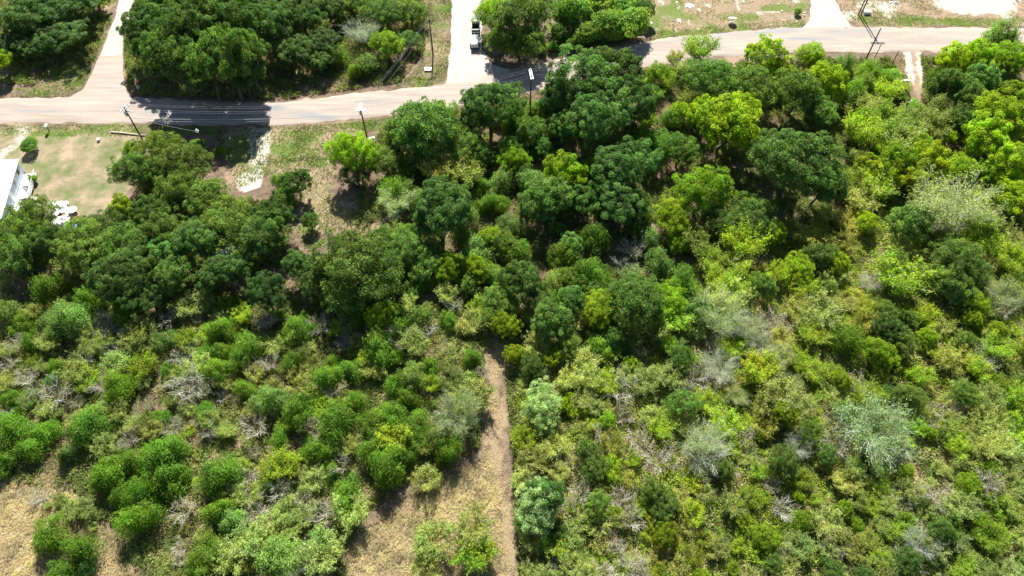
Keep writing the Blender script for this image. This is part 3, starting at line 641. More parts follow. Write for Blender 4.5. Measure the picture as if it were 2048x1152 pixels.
# where two plants would read alike, say what grows next to each
from collections import Counter
cnt = Counter(e['label'] for e, *_ in ALL)
for e, x, y, kd in ALL:
    if cnt[e['label']] > 1:
        nb = min((q for q in ALL if q[3] != kd), key=lambda q: (q[1] - x) ** 2 + (q[2] - y) ** 2)
        lab = e['label'] + ', beside ' + nb[3]
        if len(lab.split()) <= 16: e['label'] = lab
cnt = Counter(e['label'] for e, *_ in ALL)
for e, *_ in ALL:
    if cnt[e['label']] > 1: e['group'] = e['label']
# particular trees people would point at
def relabel(key, lab):
    e = named[key]; e['label'] = lab
    if 'group' in e: del e['group']
relabel(('K', 705, 305), 'lone bright green tree with a dark shadow in the weedy open lot')
relabel(('U', 57, 289), 'round green bush on the mowed lawn beside the dirt path')
relabel(('U', 67, 357), 'small clipped round shrub against the porch of the mobile home')
relabel(('U', 1597, 22), 'small dark shrub on the grass beside the pale concrete driveway')
relabel(('H', 1395, 898), 'grey leafless tree fanning out like a broom in the thicket')
relabel(('G', 1895, 425), 'large willow-like tree of pale grey whips in the bright thicket')
relabel(('G', 1750, 865), 'wide feathery pale green tree with drooping whips in the brush')
relabel(('P', 1085, 808), 'silvery pale green round tree beside the dirt trail')
relabel(('P', 1080, 1010), 'clumpy pale green tree beside the dirt trail and dry clearing')
relabel(('O', 880, 420), 'dark blue-green oak with small leaf clumps beside the grey-topped juniper')
relabel(('M', 712, 530), 'huge domed fine-leaved oak at the tree-lined end of the weedy lot')
relabel(('O', 1590, 320), 'broad dark domed oak beside the lime green trees')
relabel(('H', 725, 68), 'bare grey tree among the oaks by the gravel-road pole')

# ------------------------------------------------------------------ low growth: stuff nobody could count
ROADS = [road_pg, gravel_pg, side_pg, side2_pg, drive_pg]
def scatter(pgs, dens, r, avoid=(), grow=None):
    pts = []
    for pg in pgs:
        a = np.array([tuple(p) for p in pg]); lo, hi = a.min(0), a.max(0); lo = np.maximum(lo, [-150, 15]); hi = np.minimum(hi, [150, 175])
        n = int(max(0, (hi - lo).prod()) * dens); q = lo + (hi - lo) * r.random((n, 2)); pts.append(q[pip(q, pg)])
    P = np.vstack(pts)
    keep = np.ones(len(P), bool)
    for pg in avoid: keep &= ~pip(P, pg)
    return P[keep]
def tufts(name, P, h, blades, wd, label, cat, col, r, lean=0.5, z0=-0.08):
    n = len(P) * blades; B = np.repeat(P, blades, 0) + r.normal(size=(n, 2)) * 0.10
    T = np.stack([r.normal(size=n) * lean, r.normal(size=n) * lean, np.ones(n)], 1)
    N = np.stack([r.normal(size=n), r.normal(size=n), np.full(n, 0.8)], 1)
    hh = h * (0.5 + 0.9 * r.random(n)) * (0.55 + 0.9 * np.repeat(vnoise(P, 2.5, 61), blades))
    V = leafquads(np.column_stack([B, z0 + hh * 0.42]), N, T, wd * (0.6 + 0.8 * r.random(n)), hh)
    Q = np.clip(np.repeat(vnoise(P, 1.4, 62), blades) * 0.7 + r.random(n) * 0.35, 0, 1)
    o = link(name, quads_mesh(name, V, Q, LEAF)); o.color = (*col, 1); tag(o, label, cat, None, 'stuff'); return o
gr = np.random.default_rng(21)
tufts('dry_grass', scatter([clear1_pg, clear2_pg], 18, gr, ROADS), 0.5, 6, 0.05, 'tall tan dry grass covering the two clearings', 'grass', (0.43, 0.36, 0.24), gr)
tufts('trail_grass', scatter([trail_pg], 15, gr, ROADS), 0.28, 4, 0.05, 'short bleached grass along the dirt trail', 'grass', (0.43, 0.36, 0.25), gr)
tufts('verge_grass', scatter([vergeS_pg, vergeN_pg, vergeN2_pg, vergeM_pg], 14, gr, ROADS), 0.24, 4, 0.06, 'short green grass along the verges of the paved road', 'grass', (0.17, 0.22, 0.06), gr)
P = scatter([lot_pg, stripL_pg, strip852_pg, weed_pg, greenlot_pg], 14, gr, ROADS); P = P[0.6 * vnoise(P, 3, 71) + 0.4 * gr.random(len(P)) > 0.42]
tufts('weeds', P, 0.34, 5, 0.06, 'knee-high green weeds in the open lot and roadside corners', 'weeds', (0.17, 0.225, 0.06), gr)
P = scatter([yardR_pg, yardR2_pg, dirtR_pg], 8, gr, ROADS + [pad_pg]); P = P[0.6 * vnoise(P, 3, 72) + 0.4 * gr.random(len(P)) > 0.5]
tufts('yard_grass', P, 0.25, 4, 0.06, 'patchy grass between pale rubble in the rubble yards by the concrete driveway', 'grass', (0.20, 0.21, 0.085), gr)
P = scatter([lawn_pg], 10, gr, ROADS + [yardpath_pg]); P = P[0.6 * vnoise(P, 5, 73) + 0.4 * gr.random(len(P)) > 0.5]
tufts('lawn_grass', P, 0.09, 3, 0.05, 'short worn grass of the mowed lawn', 'grass', (0.20, 0.22, 0.08), gr)
woods = [poly(p) for p in ([(0, 440), (250, 440), (300, 320), (420, 380), (480, 400), (560, 400), (620, 560), (700, 440), (760, 260), (1000, 200), (1330, 130), (2060, 110), (2060, 1170), (1040, 1170), (1010, 720), (970, 700), (960, 900), (820, 960), (720, 1040), (680, 1170), (260, 1170), (230, 1050), (150, 980), (0, 960)],
                           [(0, -30), (230, -30), (190, 120), (90, 175), (0, 165)], [(255, 190), (245, -30), (850, -30), (850, 100), (800, 165), (560, 200)])]
P = scatter(woods, 11, gr, ROADS + [twotrack_pg, trail_pg]); P = P[0.7 * vnoise(P, 2.6, 81) + 0.3 * gr.random(len(P)) > 0.42]
tufts('undergrowth', P, 0.9, 4, 0.14, 'low tangled undergrowth between the trees and shrubs', 'undergrowth', (0.155, 0.19, 0.055), gr, lean=0.9)
P = scatter(woods, 9, gr, ROADS + [twotrack_pg, trail_pg]); P = P[0.7 * vnoise(P, 3.3, 82) + 0.3 * gr.random(len(P)) > 0.40]
tufts('dry_brush', P, 0.7, 3, 0.05, 'dry tan grass and dead stems under the scrub', 'brush', (0.33, 0.265, 0.165), gr, lean=0.8)

def thicket(name, P, hmax, label, col, r, per=1, wd=0.11, ln=0.27):
    """low continuous brush: leaf sprays through the top of an uneven canopy"""
    n = len(P) * per; B = np.repeat(P, per, 0) + r.normal(size=(n, 2)) * 0.16
    h = hmax * np.clip(0.75 * vnoise(B, 2.1, 95) + 0.45 * vnoise(B, 0.8, 96) + .2 * vnoise(B, 5.0, 97) - 0.28, 0, 1) ** 1.15
    z = h * (1 - 0.6 * r.random(n) ** 1.6); N = unit(r.normal(size=(n, 3)) * .7 + np.array([0, 0, .8])); T = r.normal(size=(n, 3)) + np.array([0, 0, .7]); sc = .6 + .8 * r.random(n)
    Q = np.clip(.2 + .35 * vnoise(B, 1.7, 98) + .25 * vnoise(B, .5, 99) + r.normal(size=n) * .13, 0, 1); k = h > 0.12
    o = link(name, quads_mesh(name, leafquads(np.column_stack([B, z - .05]), N, T, wd * sc, ln * sc)[k], Q[k], LEAF)); o.color = (*col, 1); tag(o, label, 'brush', None, 'stuff')
scrubL = poly([(0, 600), (250, 610), (480, 610), (620, 640), (900, 640), (965, 700), (960, 880), (800, 930), (720, 1020), (660, 1165), (280, 1165), (240, 1060), (190, 960), (0, 930)])
scrubR = poly([(1030, 700), (1330, 560), (1500, 480), (1700, 420), (2060, 300), (2060, 1170), (1045, 1170), (1035, 950)])
for nm, pg, dn, lo, hi, hm, lab, col in (
        ('green_brush', scrubR, 26, .30, .56, 2.2, 'low yellow-green brush filling the thicket off the dirt trail', (0.285, 0.37, 0.042)),
        ('olive_brush', scrubR, 26, .0, .32, 2.0, 'low olive brush mixed through the thicket off the dirt trail', (0.27, 0.32, 0.10)),
        ('tan_brush', scrubR, 26, .54, 1.0, 1.5, 'dry tan brush in the open parts of the thicket', (0.44, 0.40, 0.23)),
        ('scrub_brush', scrubL, 24, .0, .50, 1.6, 'low olive brush between the junipers', (0.26, 0.285, 0.09)),
        ('dry_scrub_brush', scrubL, 24, .50, 1.0, 1.3, 'dry grey-brown brush between the junipers', (0.37, 0.31, 0.20))):
    P = scatter([pg], dn, gr, [trail_pg]); q = .6 * vnoise(P, 4.5, 101) + .25 * vnoise(P, 1.5, 102) + .15 * gr.random(len(P)); thicket(nm, P[(q >= lo) & (q < hi)], hm, lab, col, gr, 2)

# ------------------------------------------------------------------ utility poles and wires
def utility_pole(base, top, label, group=None, arms=1, arm_dir=(0, 1), rad=0.16, transformer=False, arm_len=2.2, small=False, dark=False):
    """pole from base point to top point, timber crossarms with pale insulators"""
    b = Vector(base); t = Vector(top); e = empty('utility_pole', b); d = t - b
    mb = MB(); mb.tube([(0, 0, -0.4), d * 0.5, d], [rad, rad * 0.88, rad * 0.72], 10); mb.build('pole', POLEW, e, smooth=True)
    a = Vector((arm_dir[0], arm_dir[1], 0)).normalized(); q = Vector((-a.y, a.x, 0)); pins = []
    for k in range(arms):
        if k: a, q = q, -a
        c = d - Vector((0, 0, 0.35 + 0.75 * k)); M = Matrix.Translation(c) @ Matrix((a, q, Vector((0, 0, 1)))).transposed().to_4x4()
        for s in (-1, 1):
            x = MB(); x.box(-arm_len / 2, arm_len / 2, -0.055, 0.055, -0.07, 0.07, M @ Matrix.Translation((0, s * (rad + .05), 0))); x.build('crossarm', POLEW if dark else STEEL if arms > 1 or transformer else WHITE, e)
        for s in ((-0.8, 0.8) if small else (-0.92, -0.45, 0.45, 0.92)):
            x = MB(); p0 = c + a * s * arm_len / 2; x.tube([p0 + Vector((0, 0, 0.05)), p0 + Vector((0, 0, 0.14)), p0 + Vector((0, 0, 0.2)), p0 + Vector((0, 0, 0.34))], [0.035, 0.075, 0.05, 0.06], 8); x.build('insulator', POLEW if dark else CERAMIC, e)
            pins.append(b + p0 + Vector((0, 0, 0.34)))
    x = MB(); x.tube([d, d + Vector((0, 0, 0.05)), d + Vector((0, 0, 0.22))], [0.09, 0.13, 0.09], 8); x.build('insulator', POLEW if dark else CERAMIC, e)
    if transformer:
        x = MB(); c = d + q * 0.42 - Vector((0, 0, 1.8)); x.tube([c, c + Vector((0, 0, 0.1)), c + Vector((0, 0, 0.85)), c + Vector((0, 0, 0.95))], [0.2, 0.27, 0.27, 0.18], 12); x.build('transformer', STEEL, e, smooth=False)
    tag(e, label, 'utility pole', group); return pins, t
def wire(a, b, sag, rad, label, group):
    a, b = Vector(a), Vector(b); e = []
    for i in range(17):
        t = i / 16; p = a.lerp(b, t); p.z -= 4 * sag * t * (1 - t); e.append(p - a)
    mb = MB(); mb.tube(e, rad, 5); o = mb.build('overhead_wire', WIRE); o.location = a; tag(o, label, 'wire', group)
def pole_from(px_b, py_b, py_t, h=None):
    b = at(px_b, py_b)
    # height so that the top stands over the base and shows at row py_t
    v = (576.0 - py_t) / FPX; dy, dz = CP + v * SP, -SP + v * CP
    return b, Vector((b.x, b.y, CAM_H + dz * b.y / dy))
b1, t1 = pole_from(291, 290, 214); p1, t1 = utility_pole(b1, t1, 'dark utility pole with pale insulators rising from the mowed lawn', arms=2, arm_dir=(0.25, 1), transformer=True)
b2, t2 = pole_from(734, 276, 211); p2, t2 = utility_pole(b2, t2, 'utility pole with white top hardware beside the lone bright green tree', arms=2, arm_dir=(0.1, 1), transformer=True, arm_len=2.0)
b3, t3 = pole_from(1060, 236, 146); p3, t3 = utility_pole(b3, t3, 'utility pole with pale double crossarm over the tree-shaded road bend', arms=1, arm_dir=(-0.12, 1), arm_len=3.0)
b4, t4 = pole_from(866, 109, 40); p4, t4 = utility_pole(b4, t4, 'bare dark utility pole on the weedy strip beside the gravel road', arms=1, arm_dir=(1, 0.6), arm_len=2.0, dark=True)
b5, t5 = pole_from(419, 314, 260); p5, t5 = utility_pole(b5, t5, 'shorter dark utility pole between the lawn trees and the pale driveway', arms=1, arm_dir=(1, 0.2), rad=0.14, arm_len=0.5, small=True)
b6, t6 = pole_from(1732, 118, 58); p6, t6 = utility_pole(b6, t6, 'bare leaning dark pole in the shrubs on the wooded verge', arms=0, dark=True)
b7 = at(1717, 29); p7, t7 = utility_pole(b7, b7 + Vector((0, 0, 9.0)), 'thinner dark pole of the pair beside the white cabinet', arms=0, rad=0.15, dark=True)
b8 = at(1722, 29); p8, t8 = utility_pole(b8, b8 + Vector((0, 0, 11.5)), 'taller pole of the pair, with crossarm and transformer, beside the white cabinet', arms=1, arm_dir=(1, 0), arm_len=3.2, transformer=True)
b9, t9 = pole_from(1157, 92, 40); p9, t9 = utility_pole(b9, t9, 'dark utility pole in the weedy corner past the gravel road', arms=1, arm_dir=(1, 0), arm_len=0.8, rad=0.12, dark=True)
b10, t10 = pole_from(1978, 95, 47); p10, t10 = utility_pole(b10, t10, 'dark pole top with short crossarm behind the roadside shrubs', arms=1, arm_dir=(1, -0.6), arm_len=1.0, dark=True)
for nm, xb, yb, yt, lab in (('post', 1749, 116, 88, 'short dark post in the wooded verge shrubs'), ('post', 1784, 128, 103, 'slim dark stake with a white tag near the two-track driveway')):
    bb, tt = pole_from(xb, yb, yt); e = empty(nm, bb); MB().tube([(0, 0, -.3), tt - bb], [0.10, 0.08], 8).build('shaft', POLEW, e); MB().box(-.1, .1, -.06, .06, (tt - bb).z * .96, (tt - bb).z + .05).build('cap', BLACK, e); tag(e, lab, 'post')
off = at(-260, 205, 10.0)
for k in range(4):
    wire(p1[k], p2[k], 0.9, 0.010, 'thin power line strung along the road between the lawn pole and the lot pole', 'power lines over the shaded road')
    wire(p2[k], p3[k], 0.8, 0.010, 'thin power line strung from the lot pole to the pole at the bend', 'power lines towards the bend')
    wire(off + Vector((0, (k - 1.5) * 0.7, 0)), p1[k], 0.9, 0.010, 'thin power line over the road in front of the concrete lane', 'power lines by the lane')
end3 = at(1900, 60, 10.0)
for k in range(4): wire(p3[k], end3 + Vector((0, (k - 1.5) * 0.7, 0)), 1.2, 0.010, 'thin power line running on from the pole at the bend', 'power lines past the bend')
wire(b1 + (t1 - b1) * 0.72, b2 + (t2 - b2) * 0.72, 0.7, 0.04, 'thick communication cable slung below the power lines over the shaded road', None)
wire(b1 + (t1 - b1) * 0.66, b2 + (t2 - b2) * 0.68, 0.8, 0.022, 'lower communication cable slung just under the thick one', None)
wire(t1 - Vector((0, 0, 2.2)), t5 - Vector((0, 0, .4)), 0.3, 0.018, 'twisted service cable from the lawn pole to the shorter pole', None)
for pr, pk in ((p4[0], p2[7]), (p4[1], p2[6]), (p4[3], p2[4])): wire(pr, pk, 0.7, 0.010, 'power line running from the gravel-road pole down to the lot pole', 'lines from the gravel-road pole')

# ------------------------------------------------------------------ mobile home with porch
def mobile_home():
    a, b = at(35, 316, 3.3), at(0, 432, 3.3); d = (b - a).to_2d(); rz = math.atan2(d.y, d.x) + math.pi / 2     # -y of the home runs along the visible roof edge
    L, W, H = 20.0, 8.2, 2.9; c = Vector((a.x, a.y, 0)); e = empty('mobile_home', (c.x, c.y, 0), rz)
    # local: x from -W (hidden side) to 0 (visible wall), y from 0 down to -L
    MB().box(-W, -0.25, -L, -0.25, 0.35, H).build('wall', SIDING, e)
    MB().box(-W + .1, -0.4, -L + .1, -0.4, -0.15, 0.35).build('skirting', BLACK, e)
    rp = [(-W - .3, H), (-W / 2 - .12, H + 0.42), (0.05, H), (0.05, H + .09), (-W / 2 - .12, H + 0.52), (-W - .3, H + .09)]
    x = MB(); n = len(rp)
    for y in (0.05, -L - .3):
        for u, z in rp: x.v.append(Vector((u, y, z)))
    x.f += [tuple(range(n)), tuple(reversed(range(n, 2 * n)))] + [((i + 1) % n, i, n + i, n + (i + 1) % n) for i in range(n)]
    rf = x.build('roof', ROOFW, e)
    for y in (-3, -9, -15): MB().tube([(-W / 2 + 1.5, y, H + .25), (-W / 2 + 1.5, y, H + .75)], 0.09, 8).build('vent_pipe', STEEL, rf)
    for i, y in enumerate((-2.4, -5.2, -11.6, -15.5)):
        f = MB().box(-0.26, -0.19, y - .62, y + .62, 1.35, 2.45).build('window', WHITE, e); MB().box(-.188, -.178, y - .52, y + .52, 1.45, 2.35).build('pane', GLASS, f)
    dr = MB().box(-0.26, -0.18, -9.0, -8.05, 0.62, 2.6).build('door', WHITE, e); MB().box(-.178, -.13, -8.9, -8.85, 1.5, 1.62).build('handle', STEEL, dr)
    for y in np.arange(-0.5, -L, -1.22): MB().box(-0.252, -0.235, y - .02, y + .02, 0.36, H - .02).build('batten', WHITE, e)
    tag(e, 'long mobile home with white roof and blue-grey siding beside the mowed lawn', 'mobile home')
    p = empty('porch', e.matrix_basis @ Vector((0.0, -1.6, 0)), rz)
    D = 2.3; PL = 12.0
    for k in range(12): MB().box(-0.15, D, -PL * (k + 1) / 12 + .03, -PL * k / 12, 0.50, 0.58).build('deck_board', WOODD, p)
    for k in range(7):
        y = -PL * k / 6 - (.06 if k == 0 else -.06 if k == 6 else 0); MB().box(D - .1, D, y - .05, y + .05, -.15, 1.55).build('post', WHITE, p)
    for z in (1.45, 1.0): MB().box(D - .075, D - .025, -PL, 0, z, z + .08).build('rail', WHITE, p)
    for k in range(58): y = -PL * (k + .5) / 58; MB().box(D - .07, D - .03, y - .03, y + .03, .62, 1.46).build('baluster', WHITE, p)
    for k in range(3): MB().box(D, D + .3 * (3 - k), -PL * .62, -PL * .52, -.1 + .17 * k, .05 + .17 * k).build('step', WOODD, p)
    tag(p, 'white railed timber porch along the side of the mobile home', 'porch')
    # things standing on the porch
    for k, (x, y, h, m, nm, lb) in enumerate(((1.2, -3.2, .75, WHITE, 'patio_table', 'white square patio table on the porch of the mobile home'), (1.1, -6.6, .75, WHITE, 'patio_table', 'white square patio table by the porch door'))):
        t = empty(nm, p.matrix_basis @ Vector((x, y, .58)), rz); MB().box(-.6, .6, -.6, .6, h - .05, h).build('tabletop', m, t)
        for sx in (-.5, .5):
            for sy in (-.5, .5): MB().box(sx - .03, sx + .03, sy - .03, sy + .03, 0, h - .05).build('leg', m, t)
        tag(t, lb, 'table')
    for k, (x, y, r) in enumerate(((1.5, -1.5, .3), (.8, -4.8, 1.2), (1.6, -5.2, -.4), (1.5, -8.6, .8), (.9, -10.2, 2.0))):
        ch = empty('patio_chair', p.matrix_basis @ Vector((x, y, .58)), rz + r); MB().box(-.25, .25, -.25, .25, .40, .45).build('seat', WHITE, ch); MB().box(-.25, .25, .2, .26, .45, .9).build('backrest', WHITE, ch)
        for sx in (-.2, .2):
            for sy in (-.2, .2): MB().box(sx - .025, sx + .025, sy - .025, sy + .025, 0, .40).build('leg', WHITE, ch)
        tag(ch, 'white plastic chair on the porch of the mobile home', 'chair', 'white chairs on the porch')
mobile_home()

# ------------------------------------------------------------------ heap on the lawn
def crumpled(name, loc, rx, ry, h, m, label, cat, seed, n=22, group=None):
    """crumpled sheet draped over a low heap"""
    r = np.random.default_rng(seed); V = []; F = []
    for j in range(n + 1):
        for i in range(n + 1):
            u, v = i / n * 2 - 1, j / n * 2 - 1; P = np.array([[u * 3 + seed, v * 3]]); q = math.hypot(u, v)
            k = 1 + 0.25 * (vnoise(P * 0.7, 1, seed)[0] - .5)
            z = h * max(0, 1 - q * q * .9) * (0.45 + 0.9 * vnoise(P, 1, seed)[0]) + h * .25 * vnoise(P * 2.2, 1, seed + 3)[0]
            V.append((u * rx * k, v * ry * k, z * (1 if q < 1.15 else .2) + .01))
    for j in range(n):
        for i in range(n):
            u, v = (i + .5) / n * 2 - 1, (j + .5) / n * 2 - 1
            if math.hypot(u, v) < 1.02 + .18 * math.sin(5 * math.atan2(v, u) + seed): a = j * (n + 1) + i; F.append((a, a + 1, a + n + 2, a + n + 1))
    me = bpy.data.meshes.new(name); me.from_pydata(V, [], F); bm = bmesh.new(); bm.from_mesh(me)
    bmesh.ops.delete(bm, geom=[v for v in bm.verts if not v.link_faces], context='VERTS'); bmesh.ops.recalc_face_normals(bm, faces=bm.faces)
    bmesh.ops.solidify(bm, geom=list(bm.faces), thickness=0.03); bm.to_mesh(me); bm.free()
    o = link(name, me, m, None, (loc.x, loc.y, -0.06)); tag(o, label, cat, group); return o
crumpled('tarp', at(118, 418), 1.5, 1.9, 0.9, TARP, 'big crumpled white tarp heaped at the corner of the lawn', 'tarp', 3)
crumpled('tarp', at(122, 446), 1.9, 1.5, 0.8, TARP, 'second white tarp spread under the oak branches', 'tarp', 9)
crumpled('tarp', at(103, 410), 0.9, 0.8, 0.5, TARP, 'small white sheet poking out beside the tarp heap', 'tarp', 12)
def board(p, q, wd, m, label, group):
    a, b = at(*p), at(*q); d = b - a; o = MB().box(0, d.length, -wd / 2, wd / 2, 0, .06).build('board', m); o.location = (a.x, a.y, .0); o.rotation_euler = (0, R_(-4), math.atan2(d.y, d.x)); tag(o, label, 'board', group)
board((124, 404), (137, 434), .35, WHITE, 'long white board leaning on the tarp heap', None)
board((130, 412), (143, 422), .25, WHITE, 'short white board lying between the tarps and the round table', None)
t = empty('round_table', at(148, 424) + Vector((0, 0, -.06))); MB().tube([(0, 0, .68), (0, 0, .74)], 0.85, 24).build('tabletop', WHITE, t); MB().tube([(0, 0, .0), (0, 0, .68)], 0.06, 8).build('pedestal', POLEW, t); MB().tube([(0, 0, 0), (0, 0, .06)], .35, 12).build('foot', POLEW, t); tag(t, 'round white garden table beside the tarp heap', 'table')
ch = empty('crate', at(155, 440) + Vector((0, 0, -.06)), 0.4); [MB().box(-.5, .5, s * .38 - .04, s * .38 + .04, z, z + .16).build('slat', REDBR, ch) for s in (-1, 1) for z in (.05, .28, .51)]; [MB().box(s * .46 - .04, s * .46 + .04, -.34, .34, z, z + .16).build('slat', REDBR, ch) for s in (-1, 1) for z in (.05, .28, .51)]; MB().box(-.42, .42, -.34, .34, .0, .05).build('bottom', REDBR, ch); tag(ch, 'red-brown slatted crate beside the round garden table', 'crate')
x = MB(); x.tube([(0, 0, 0), (0, 0, .5), (0, 0, .52), (0, 0, .1)], [.30, .38, .34, .27], 16); tb = empty('tub', at(152, 455) + Vector((0, 0, -.06))); x.build('basin', BLUE, tb); MB().tube([(0, .36, .46), (0, .46, .5), (0, .46, .4)], .03, 6).build('handle', BLUE, tb); tag(tb, 'blue plastic tub near the red-brown crate', 'tub')

# ------------------------------------------------------------------ log, mailboxes, signs and other small things
a, b = at(222, 265), at(293, 272); lg = MB(); dd = b - a; lg.tube([(0, 0, 0), dd * .3 + Vector((0, .05, .02)), dd * .7, dd], [.20, .18, .16, .12], 9); o = lg.build('fallen_pole', LOGM, smooth=True); o.location = (a.x, a.y, .10); tag(o, 'pale fallen pole lying on the verge grass by the lawn pole', 'log')
def mailbox(loc, rz, label, post=True, s=1.0, dark=POLEW):
    e = empty('mailbox', (loc.x, loc.y, -.06), rz, s); MB().box(-.06, .06, -.06, .06, 0, 1.05).build('post', dark, e)
    pr = [(.24 * math.cos(a), 1.22 + .2 * math.sin(a)) for a in np.linspace(0, math.pi, 9)] + [(-.24, 1.05), (.24, 1.05)]
    MB().prism(pr, -.36, .36).build('box', WHITE, e); MB().box(-.05, .05, .245, .27, 1.15, 1.45).build('flag', REDBR, e); MB().box(.36, .375, -.2, .2, 1.08, 1.36).build('door', STEEL, e); tag(e, label, 'mailbox')
mailbox(at(99, 262), 1.6, 'white mailbox on a post at the lawn edge of the paved road', s=1.2)
mailbox(at(746, 289), 0.2, 'white mailbox on a dark post beside the lone bright green tree', s=1.35)
def signpost(loc, wd, hg, h, label, rz=0.0, tilt=0.0, m=SIGNM):
    e = empty('sign', (loc.x, loc.y, -.06), rz); MB().tube([(0, 0, 0), (0, 0, h)], .05, 8).build('post', POLEW, e); MB().box(-wd / 2, wd / 2, .055, .085, h - hg, h, Matrix.Rotation(tilt, 4, 'X')).build('panel', m, e); tag(e, label, 'sign')
signpost(at(285, 190), .6, .75, 2.4, 'small white road sign on a post at the corner of the concrete lane', 1.1)
def slab(name, px, py, wx, wy, h, label, cat, m=WHITE, rz=0.0, z=0.0):
    e = empty(name, at(px, py) + Vector((0, 0, -.06)), rz); MB().box(-wx / 2, wx / 2, -wy / 2, wy / 2, 0.06 + z, h).build('body', m, e, bevel=min(.04, h * .2)); MB().box(-wx / 2 - .04, wx / 2 + .04, -wy / 2 - .04, wy / 2 + .04, h, h + .05).build('lid', m, e); MB().box(-wx / 2 + .05, wx / 2 - .05, -wy / 2 + .05, wy / 2 - .05, 0, .06 + z).build('base', BLACK, e); tag(e, label, cat); return e
slab('utility_cabinet', 1733, 27, 1.55, 1.0, .75, 'low white utility cabinet beside the pair of dark poles', 'cabinet')
slab('storage_box', 856, 140, 1.4, 1.0, .35, 'flat white box in the weeds beside the gravel-road pole', 'box')
slab('bucket_crate', 198, 281, .5, .5, .45, 'small white box standing alone on the mowed lawn', 'box')
bn = empty('bench', at(1808, 166) + Vector((0, 0, -.06))); MB().box(-.85, .85, -.28, .28, .75, .82).build('seat', WHITE, bn); [MB().box(s - .06, s + .06, -.2, .2, 0, .75).build('leg', POLEW, bn) for s in (-.6, .6)]; tag(bn, 'white topped bench beside the rutted two-track driveway', 'bench')
crumpled('plastic_sheet', at(1822, 207), .75, .75, .6, TARP, 'crumpled white plastic sheet at the end of the two-track driveway', 'sheet', 21, 12)
crumpled('plastic_sheet', at(1379, 12), 1.1, .9, .35, TARP, 'flat white plastic sheet on the patchy grass of the rubble yard', 'sheet', 22, 12)
crumpled('plastic_sheet', at(1300, 46), .6, .5, .3, TARP, 'small white sheet in the shadow of the dark roadside bush', 'sheet', 23, 10)
crumpled('plastic_sheet', at(1788, 5), 1.3, .4, .3, TARP, 'narrow white sheet on the bare dirt behind the cabinet', 'sheet', 24, 10)
crumpled('plastic_sheet', at(1358, 41), .45, .8, .25, STONE, 'pale sack lying near the small post on the yard grass', 'sack', 25, 10)
signpost(at(1346, 54), .3, .3, .9, 'tiny white marker on a dark stake on the yard grass', 0.5)
dsh = empty('satellite_dish', at(1463, 46) + Vector((0, 0, -.06))); x = MB(); x.tube([(0, 0, 0), (0, 0, .9)], .07, 8); x.build('mast', STEEL, dsh)
x = MB(); M_ = Matrix.Translation((0, .05, 1.05)) @ Matrix.Rotation(R_(-25), 4, 'X'); rings = [(0.02, 0), (.35, .04), (.7, .14), (.98, .28)]; x.tube([M_ @ Vector((0, 0, z)) for _, z in rings], [r for r, _ in rings], 24, cap=False); x.tube([M_ @ Vector((0, 0, z + .012)) for _, z in rings], [r for r, _ in rings], 24, cap=False); x.build('reflector', WHITE, dsh, smooth=True)
MB().tube([M_ @ Vector((.4, 0, .06)), M_ @ Vector((0, 0, .75))], .025, 6).build('feed_arm', STEEL, dsh); MB().box(-.45, .45, -.45, .45, 0, .14).build('footing', STONE, dsh); tag(dsh, 'white satellite dish on a pale footing at the yard edge', 'satellite dish')
for k, (px, py, l_) in enumerate(((2022, 2, 1.6), (2030, 6, 1.4), (2037, 1, 1.3))):
    a = at(px, py); o = MB().box(-l_ / 2, l_ / 2, -.12, .12, 0, .08).build('scrap_panel', WHITE); o.location = (a.x, a.y, .02); o.rotation_euler = (R_(4), R_(-6 - 3 * k), 1.2 + .7 * k); tag(o, ('long white scrap panel at the edge of the pale pad', 'white scrap panel lying across the others on the pale pad', 'shortest white scrap panel beside the pale pad')[k], 'scrap panel')
lt = np.random.default_rng(41)
for k in range(16):
    q = [(1560 + lt.random() * 50, lt.random() * 40), (1480 + lt.random() * 120, lt.random() * 20)][k % 2]; a = at(*q); r0 = .16 + .16 * lt.random()
    bm = bmesh.new(); bmesh.ops.create_icosphere(bm, subdivisions=1, radius=r0)
    for v in bm.verts: v.co *= 0.75 + .5 * lt.random(); v.co.z *= .6
    me = bpy.data.meshes.new('stone'); bm.to_mesh(me); bm.free(); o = link('rubble_stone', me, STONE, None, (a.x, a.y, r0 * .2)); tag(o, 'pale lump of rubble on the yard grass before the concrete driveway', 'stone', 'rubble lumps in the yard')
# small garden cart in the shade of the lone tree
ct = empty('garden_cart', at(713, 371) + Vector((0, 0, -.06)), -.5); MB().box(-.7, .7, -.4, .4, .35, .5).build('tray', GLASS, ct)
for sx in (-.45, .45):
    for sy in (-.44, .44): MB().tube([(sx, sy - .04, .2), (sx, sy + .04, .2)], .2, 12).build('wheel', BLACK, ct)
MB().tube([(.7, 0, .45), (1.3, 0, .9)], .03, 6).build('handle', STEEL, ct); tag(ct, 'small dark garden cart in the shade of the lone tree', 'cart')
for k, (dx, dy) in enumerate(((-.4, .1), (0, -.05), (.42, -.1))):
    p = ct.matrix_basis @ Vector((dx, dy, .5)); bk = empty('bucket', p); MB().tube([(0, 0, 0), (0, 0, .36)], [.15, .19], 12).build('pail', WHITE, bk); MB().tube([(0, 0, .36), (0, 0, .40)], [.2, .2], 12).build('lid', WHITE, bk); tag(bk, 'white lidded bucket standing on the garden cart', 'bucket', 'buckets on the cart')

